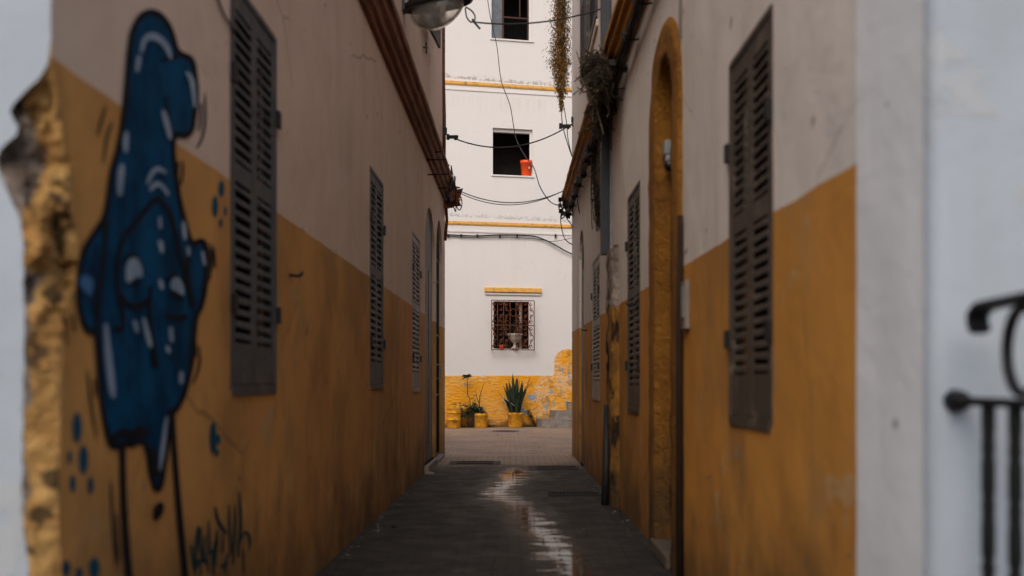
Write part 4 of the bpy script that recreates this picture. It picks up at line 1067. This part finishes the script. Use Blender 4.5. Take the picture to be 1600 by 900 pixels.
cable(spline([P(757, -40, 29), P(765, 20, 28.5), P(776, 70, 28), P(783, 125, 27), P(797, 165, 26), P(806, 215, 25), P(822, 246, 24), P(834, 262, 23), P(843, 290, 22), P(855, 310, 21), P(866, 319, 20), P(880, 321, 18.8)]), .012, 'thin cable wandering down from the roof across both upper windows')
cable(spline([P(877, 168, 19.3), P(879, 195, 19.2), P(887, 225, 19), P(894, 245, 18.6)]), .010, 'left of the two thin wires hanging below the dry vine')
cable(spline([P(880, 160, 19.3), P(885, 190, 19.2), P(888, 220, 19), P(895, 248, 18.6)]), .009, 'right of the two thin wires hanging below the dry vine')
cable(spline([P(892, 194, 18.6), P(898, 200, 18.6), P(902, 212, 18.4)]), .014, 'black cable end curling down beside the right cornice')
cable(spline([P(704, 285, 18.8), P(706, 305, 18.8), P(717, 328, 18.8), P(722, 318, 18.8), P(718, 306, 18.8), P(705, 292, 18.8)]), .011, 'black cable loop drooping from the end of the left cornice')
cable(spline([P(878, 325, 18.9), P(876, 345, 18.9), P(882, 372, 18.9), P(895, 382, 18.8), P(900, 377, 18.7), P(895, 355, 18.7), P(885, 340, 18.7), P(884, 325, 18.8)]), .010, 'thin wire loop hanging from the end of the right cornice')
cable(spline([P(902, 290, 17), P(903, 320, 17), P(909, 345, 16.8), P(912, 372, 16.4), P(911, 420, 16.6)]), .009, 'thin wire trailing down the right wall to the slim arch')
cable(spline([Lpt(334, -10, .012), Lpt(345, 20, .012), Lpt(364, 52, .012)]), .006, 'thin black cable on the left wall above the graffiti, leading to the first shutter')
bn = cable(spline([Fp(660, 366, .05), Fp(697, 367, .05), Fp(740, 369, .05), Fp(780, 367.5, .05), Fp(830, 369, .06), Fp(850, 375, .08), Fp(870, 385, .1), Fp(890, 396, .1), Fp(930, 410, .1)]), .022, 'thick black cable pinned along the white wall under the lower yellow ledge')
cable(spline([Fp(660, 366, .05), Fp(700, 369, .05), Fp(740, 372, .05), Fp(800, 372, .05), Fp(840, 374, .05), Fp(862, 378, .1), Fp(890, 374, .2), Fp(910, 370, .3)]), .010, 'thin cable looping below the thick one on the white wall')
for px in (701, 721, 746, 781, 808, 868):
    mb = MB(); p = Vector(Fp(px, 368, .04)); mb.box((p.x-.03, p.y-.05, p.z-.06), (p.x+.03, p.y+.06, p.z+.03)); mb.build('cable_clip', M['iron'], bn)
# cable bundle on brackets under the right cornice
pts = []
for i in range(60):
    y = 6.2+i*.215; pts.append(Vector((XR(y)-.10-.02*noise.noise(Vector((y*2, 0, 0))), y, 4.74+.05*noise.noise(Vector((y*1.3, 5, 0))))))
bnd = MB()
for k in range(5):
    bnd.tube([p+Vector((.03*math.cos(k*1.3+i*.2)+.012*noise.noise(Vector((i*.4, k, 0))), 0, .03*math.sin(k*1.3+i*.2)+.025*noise.noise(Vector((i*.4, k, 3))))) for i, p in enumerate(pts)], .014, 5)
bo = bnd.build('cable_bundle', M['cable']); tag(bo, 'tangled black cable bundle on brackets under the right cornice', 'cable', GC)
for i in range(2, 60, 4):
    p = pts[i]; mb = MB(); mb.tube([(XR(p.y)+.01, p.y, p.z-.03), (p.x-.05, p.y, p.z-.05), (p.x-.08, p.y, p.z+.03)], .010, 5)
    for j in range(2 if i < 34 else 4):
        c = p+Vector((random.gauss(0, .03), random.gauss(0, .06), random.gauss(-.02, .035))); mb.box((c.x-.03, c.y-.03, c.z-.03), (c.x+.03, c.y+.03, c.z+.03))
    mb.build('bracket', M['iron'], bo)
# tangle at the far end
mb = MB()
for i in range(9):
    c = Vector(P(884, 318, 18.7)); pp = [c+Vector((random.gauss(0, .09), random.gauss(0, .12), random.gauss(0, .14))) for _ in range(5)]; mb.tube(spline(pp, 5), .012, 5)
for i in range(9):
    c = Vector(P(random.uniform(874, 890), random.uniform(310, 335), 18.7)); mb.box((c.x-.03, c.y-.04, c.z-.035), (c.x+.03, c.y+.04, c.z+.035))
tag(mb.build('cable_tangle', M['cable']), 'knot of black connectors at the far end of the right cornice', 'cable', GC)
# fittings on the left cornice end
mb = MB(); c = Vector((XL(18.5)+.22, 18.4, 5.1))
for i in range(7):
    pp = [Vector((XL(18)+random.uniform(.05, .27), random.uniform(17.6, 19), 5.0+random.uniform(-.2, .55))) for _ in range(4)]; mb.tube(spline(pp, 5), .011, 5)
for px, py in ((690, 240), (697, 262), (704, 283), (692, 270), (695, 205), (676, 275)):
    p = Vector(P(px, py, 18.0)); mb.box((p.x-.04, p.y-.04, p.z-.06), (p.x+.04, p.y+.04, p.z+.06))
tag(mb.build('cable_tangle', M['cable']), 'black junctions and wires clinging to the broken left cornice end', 'cable', GC)
for k, (px, py, L_) in enumerate(((668, 238, .25), (666, 250, .32), (668, 273, .35), (684, 294, .4))):
    x, y, z = Lpt(px, py); o = MB().tube([(x-.02, y, z), (x+L_, y, z+.01)], .012, 6).build('iron_rod', M['iron'], house_l)
# rusty pipe at the end of the left wall
yy = 18.3
rp = MB().tube([(XL(yy)+.03, yy, 5.3), (XL(yy)+.035, yy+.05, 6.5), (XL(yy)+.02, yy+.0, 7.2), (XL(yy)+.03, yy-.1, 11.3)], .032, 8).build('drainpipe', M['rust']); tag(rp, 'thin rusty drainpipe up the end of the left house', 'drainpipe')
rp2 = MB().tube([(XL(18.75)+.02, 18.72, 4.2), (XL(18.75)+.05, 18.75, 4.6), (XL(18.75)+.03, 18.75, 4.95)], .03, 8).build('pipe_stub', M['rust']); tag(rp2, 'short rusty pipe stub below the broken left cornice end', 'pipe')

# ------------------------------------------------------------------ ducts, boxes, fittings on the right wall
du = empty('duct', (XR(11.7), 11.7, 2.98), 'blue grey square duct running down the right wall to a flaking pier', 'duct')
ya, yb = 11.65, 11.8; xw = XR(11.7)
mb = MB(); mb.box((xw-.125, ya, 2.98), (xw-.012, yb, 4.82)); mb.box((xw-.125, ya+.02, 5.14), (xw-.012, yb, 9.0)); mb.build('shaft', M['duct'], du)
mb = MB(); mb.tube([(xw-.006, ya-.02, 2.5), (xw-.01, ya-.02, 3.0), (xw-.008, ya-.02, 4.84)], .018, 6); mb.build('side_pipe', M['ductedge'], du)
fb = MB().tube([(XR(11.2)-.14, 11.1, 0), (XR(11.2)-.12, 11.15, .5), (XR(11.2)-.09, 11.4, 1.15)], [.045, .04, .03], 8).build('broken_pipe', M['cable']); tag(fb, 'black broken pipe rising from the paving beside the flaking pier', 'pipe')
dp = MB().tube([(XR(6.84)-.03, 6.84, 0), (XR(6.84)-.035, 6.84, 1.5), (XR(6.84)-.03, 6.83, 2.6)], [.026, .024, .02], 8).build('drainpipe', simple('brown_joint_tube', (.03, .02, .014), .9, spec=.1)); tag(dp, 'dark narrow upright tube in the joint between blind arch and front wall', 'drainpipe')  # dark matte tube filling the joint beside the blind arch
cb = MB().tube([(XR(6.9)-.012, 6.93, 3.9), (XR(6.9)-.012, 6.92, 5.0)], .012, 6).build('cable', M['whitebox']); tag(cb, 'pale cable running straight up the right wall beside the blind arch', 'cable')
mbx = empty('meter_box', (XR(6.7), 6.7, 1.76), 'small off-white meter box on the right wall beside the blind arch', 'meter box')
MB().box((XR(6.7)-.035, 6.62, 1.78), (XR(6.7)+.0, 6.77, 2.12)).build('case', simple('dull_box_plastic', (.24, .20, .17), .7), mbx, bevel=.008)
MB().box((XR(6.7)-.042, 6.645, 1.86), (XR(6.7)-.036, 6.745, 2.08)).build('lid', M['greybox'], mbx)
sc_ = empty('security_camera', (1.30, 7.9, 3.3), 'grey security camera mounted high inside the blind arch', 'camera')
Yq = 7.86; a = P(1038.5, 241, Yq); b = P(1054.5, 218, Yq)
MB().box((a[0], Yq, a[2]), (b[0], 8.0, b[2])).build('housing', M['greybox'], sc_, bevel=.01)
c = P(1046, 243, Yq); MB().lathe([(0, 0), (.03, 0), (.038, -.03), (.036, -.08), (.02, -.09), (0, -.09)], c, 16).build('bracket', M['greybox'], sc_)
mb = MB(); c = Vector(P(1045, 257, Yq)); mb.tube([c+Vector((0, .05, .02)), c+Vector((0, -.07, -.03))], [.04, .045], 14); mb.build('lens', M['lampbody'], sc_)

# ------------------------------------------------------------------ dry growth
def clump(name, label, spots, n, mats, parent_loc, Lr=(.03, .08), wd=.02, strands=None, cat='plant', twist=1.0):
    o = empty(name, parent_loc, label, cat)
    mb = MB()
    for i in range(n):
        c, r = random.choice(spots); v = Vector((random.gauss(0, 1), random.gauss(0, 1), random.gauss(0, 1)))*.45
        p = Vector(c)+Vector((v.x*r[0], v.y*r[1], v.z*r[2]))
        leaf(mb, p, Vector((random.gauss(0, 1), random.gauss(0, 1), random.gauss(-.6, .8)*twist)), random.uniform(*Lr), wd, .3, random.randrange(len(mats)))
    mb.build('foliage', mats, o)
    if strands:
        s = MB()
        for p in strands: s.tube(spline(p, 3), .007, 4)
        s.build('stem', M['stem'], o)
    return o
VY = 20.3; prof = [(-60, 9), (0, 9), (30, 9.5), (60, 10), (90, 11), (105, 9), (130, 7), (145, 4.5), (158, 2), (172, 1.2)]
spots = []
for (p0, w0), (p1, w1) in zip(prof, prof[1:]):
    for k in range(5):
        t = k/5; py = p0+(p1-p0)*t; ww = (w0+(w1-w0)*t)*VY/F*1.35
        cxp = 877-(1.5 if py > 60 and py < 120 else 0)+.5*noise.noise(Vector((py*.05, 0, 0)))
        for _ in range(max(1, int((w0+w1)/4))): spots.append((P(cxp, py, VY), (ww*1.25, .10, .08)))
strands = [[P(877+random.uniform(-7, 7), -60, VY), P(877+random.uniform(-7, 7), 30, VY+random.uniform(-.1, .1)), P(877+random.uniform(-5, 5), random.uniform(80, 170), VY)] for _ in range(22)]
clump('hanging_vine', 'long dry ochre vine hanging down at the corner of the right house', spots, 9000, [M['vine'], M['vine'], M['vine2']], (P(877, 0, VY)[0], VY, 10.5), (.025, .06), .022, strands)
# ledge the vine hangs from
MB().box((XR(19)-.25, 19.46, 9.95), (2.4, 20.8, 10.1)).build('roof_slab', M['concrete'], house_r, bevel=.01)
# nest-like dead growth on the right cornice
Yn = 12.9; spots = []
def before_cornice(px, py):
    return min(12.9, max((4.74-H)*F/(600-py), .95*F/(px-800)))
for px, py, rx, rz in ((925, 100, 8, 9), (922, 112, 7, 8), (934, 98, 8, 9), (940, 122, 12, 16), (932, 130, 9, 14), (946, 148, 11, 18), (938, 165, 10, 18), (944, 190, 9, 18), (948, 215, 6, 14)):
    yy = before_cornice(px, py)-.1; spots += [(P(px, py, yy), (rx*1.3*yy/F, .2, rz*1.4*yy/F))]*4
strands = []
for i in range(260):
    px, py = random.choice(((925, 108), (938, 130), (945, 160), (940, 180))); a = Vector(P(px+random.gauss(0, 6), py+random.gauss(0, 9), before_cornice(px, py)-.1+random.gauss(0, .1)))
    strands.append([a, a+Vector((random.gauss(0, .06), random.gauss(0, .1), random.gauss(-.02, .08))), a+Vector((random.gauss(0, .1), random.gauss(0, .15), random.gauss(-.12, .14)))])
clump('dead_growth', 'dark nest of dead twigs caught on the right cornice beside the duct', spots, 8500, [M['nest'], M['nest'], M['stem']], P(935, 130, Yn), (.03, .10), .009, strands)
spots = []
for i in range(60):
    t = i/59; py = 195+155*t; y = 13.9-1.0*t
    spots.append(((XR(y)-.03, y, H+(600-py)/F*y), (.05, .75*(1-.6*t), .08)))
strands = []
for i in range(30):
    y = random.uniform(12.6, 14.2); z0 = 4.8; z1 = random.uniform(3.6, 4.3); strands.append([(XR(y)-.02, y, z0), (XR(y)-.04, y+random.gauss(0, .04), (z0+z1)/2), (XR(y)-.02, y+random.gauss(-.1, .05), z1)])
clump('hanging_roots', 'brown dry roots trailing down the right wall below the dead growth', spots, 2600, [M['nest'], M['nest'], M['stem']], (XR(12.9), 12.9, 4.8), (.02, .06), .016, strands)

# ------------------------------------------------------------------ railing on the right
rl = empty('railing', (1.31, 2.2, 0), 'black wrought iron railing with turned balusters and rings at the right edge', 'railing')
RX = 1.31; rx2 = lambda y: RX+.0*y
z1r = 1.35; 
mb = MB(); mb.box((RX-.018, 1.2, z1r-.012), (RX+.018, 2.84, z1r+.012)); mb.box((RX-.014, 1.2, .42), (RX+.014, 2.84, .45)); build_each(mb, 'rail', M['iron'], rl, bevel=.003)
mb = MB()  # handrail with down-turned end
hp = [(RX, 2.69, 1.548), (RX, 2.705, 1.575), (RX, 2.70, 1.60), (RX, 2.67, 1.612), (RX, 2.62, 1.617), (RX, 2.0, 1.625), (RX, 1.2, 1.63)]
vs = []
hp = spline(hp, 4)
for i, p in enumerate(hp):
    t = (hp[min(i+1, len(hp)-1)]-hp[max(i-1, 0)]).normalized(); nn = Vector((0, -t.z, t.y)); s = Vector((1, 0, 0))
    for a, b in ((-.028, -.012), (.028, -.012), (.028, .006), (.015, .014), (-.015, .014), (-.028, .006)): vs.append(p+s*a-nn*b*(1 if t.y < 0 else 1))
mb.add(vs, [(i*6+k, i*6+(k+1) % 6, (i+1)*6+(k+1) % 6, (i+1)*6+k) for i in range(len(hp)-1) for k in range(6)]+[tuple(range(6)), tuple((len(hp)-1)*6+k for k in range(6))])
mb.build('handrail', M['iron'], rl)
mb = MB(); mb.lathe([(0, -.03), (.022, -.022), (.031, 0), (.022, .022), (0, .03)], (0, 0, 0), 12)
vs = [(RX+v[0], 2.80+v[2], z1r+v[1]) for v in mb.v]; mb.v = vs; mb.tube([(RX, 2.84, z1r), (RX, 2.76, z1r)], [.036, .018], 10); mb.build('wall_anchor', M['iron'], rl)
for k in range(9):
    y = 2.64-k*.142
    prof = []; N = 46
    for i in range(N+1):
        z = .45+(z1r-.012-.45)*i/N; u = (z1r-z)
        r = .0185
        for q_ in (.12, .16, .29, .33, .46, .50, .63, .67, .80):
            r -= .0045*math.exp(-((u-q_+.02)/.010)**2)
        for q_ in (.14, .31, .48, .65): r += .002*math.exp(-((u-q_+.02)/.010)**2)
        prof.append((r, z))
    MB().lathe(prof, (RX, y, 0), 12).build('baluster', M['iron'], rl)
for k in range(6):
    y = 2.455-k*.2; mb = MB(); n = 28; R_ = .108; vs = []
    for i in range(n):
        a = 2*math.pi*i/n
        for rr, xx in ((R_, -.014), (R_, .014), (R_-.014, .014), (R_-.014, -.014)): vs.append((RX+xx, y+rr*.85*math.cos(a), 1.485+rr*1.12*math.sin(a)))
    mb.add(vs, [(i*4+j, i*4+(j+1) % 4, ((i+1) % n)*4+(j+1) % 4, ((i+1) % n)*4+j) for i in range(n) for j in range(4)]); mb.build('ring', M['iron'], rl, bevel=.002)
MB().box((RX-.16, 1.1, 0), (RX+1.5, 2.83, .42)).build('landing', M['stone'], bevel=.02)
tag(bpy.data.objects['landing'], 'low stone landing carrying the iron railing', 'landing')
mb = MB()
for k in range(3): mb.tube([(RX, 2.6-k*.6, .41), (RX, 2.6-k*.6, .45)], .02, 8)
build_each(mb, 'foot', M['iron'], rl)
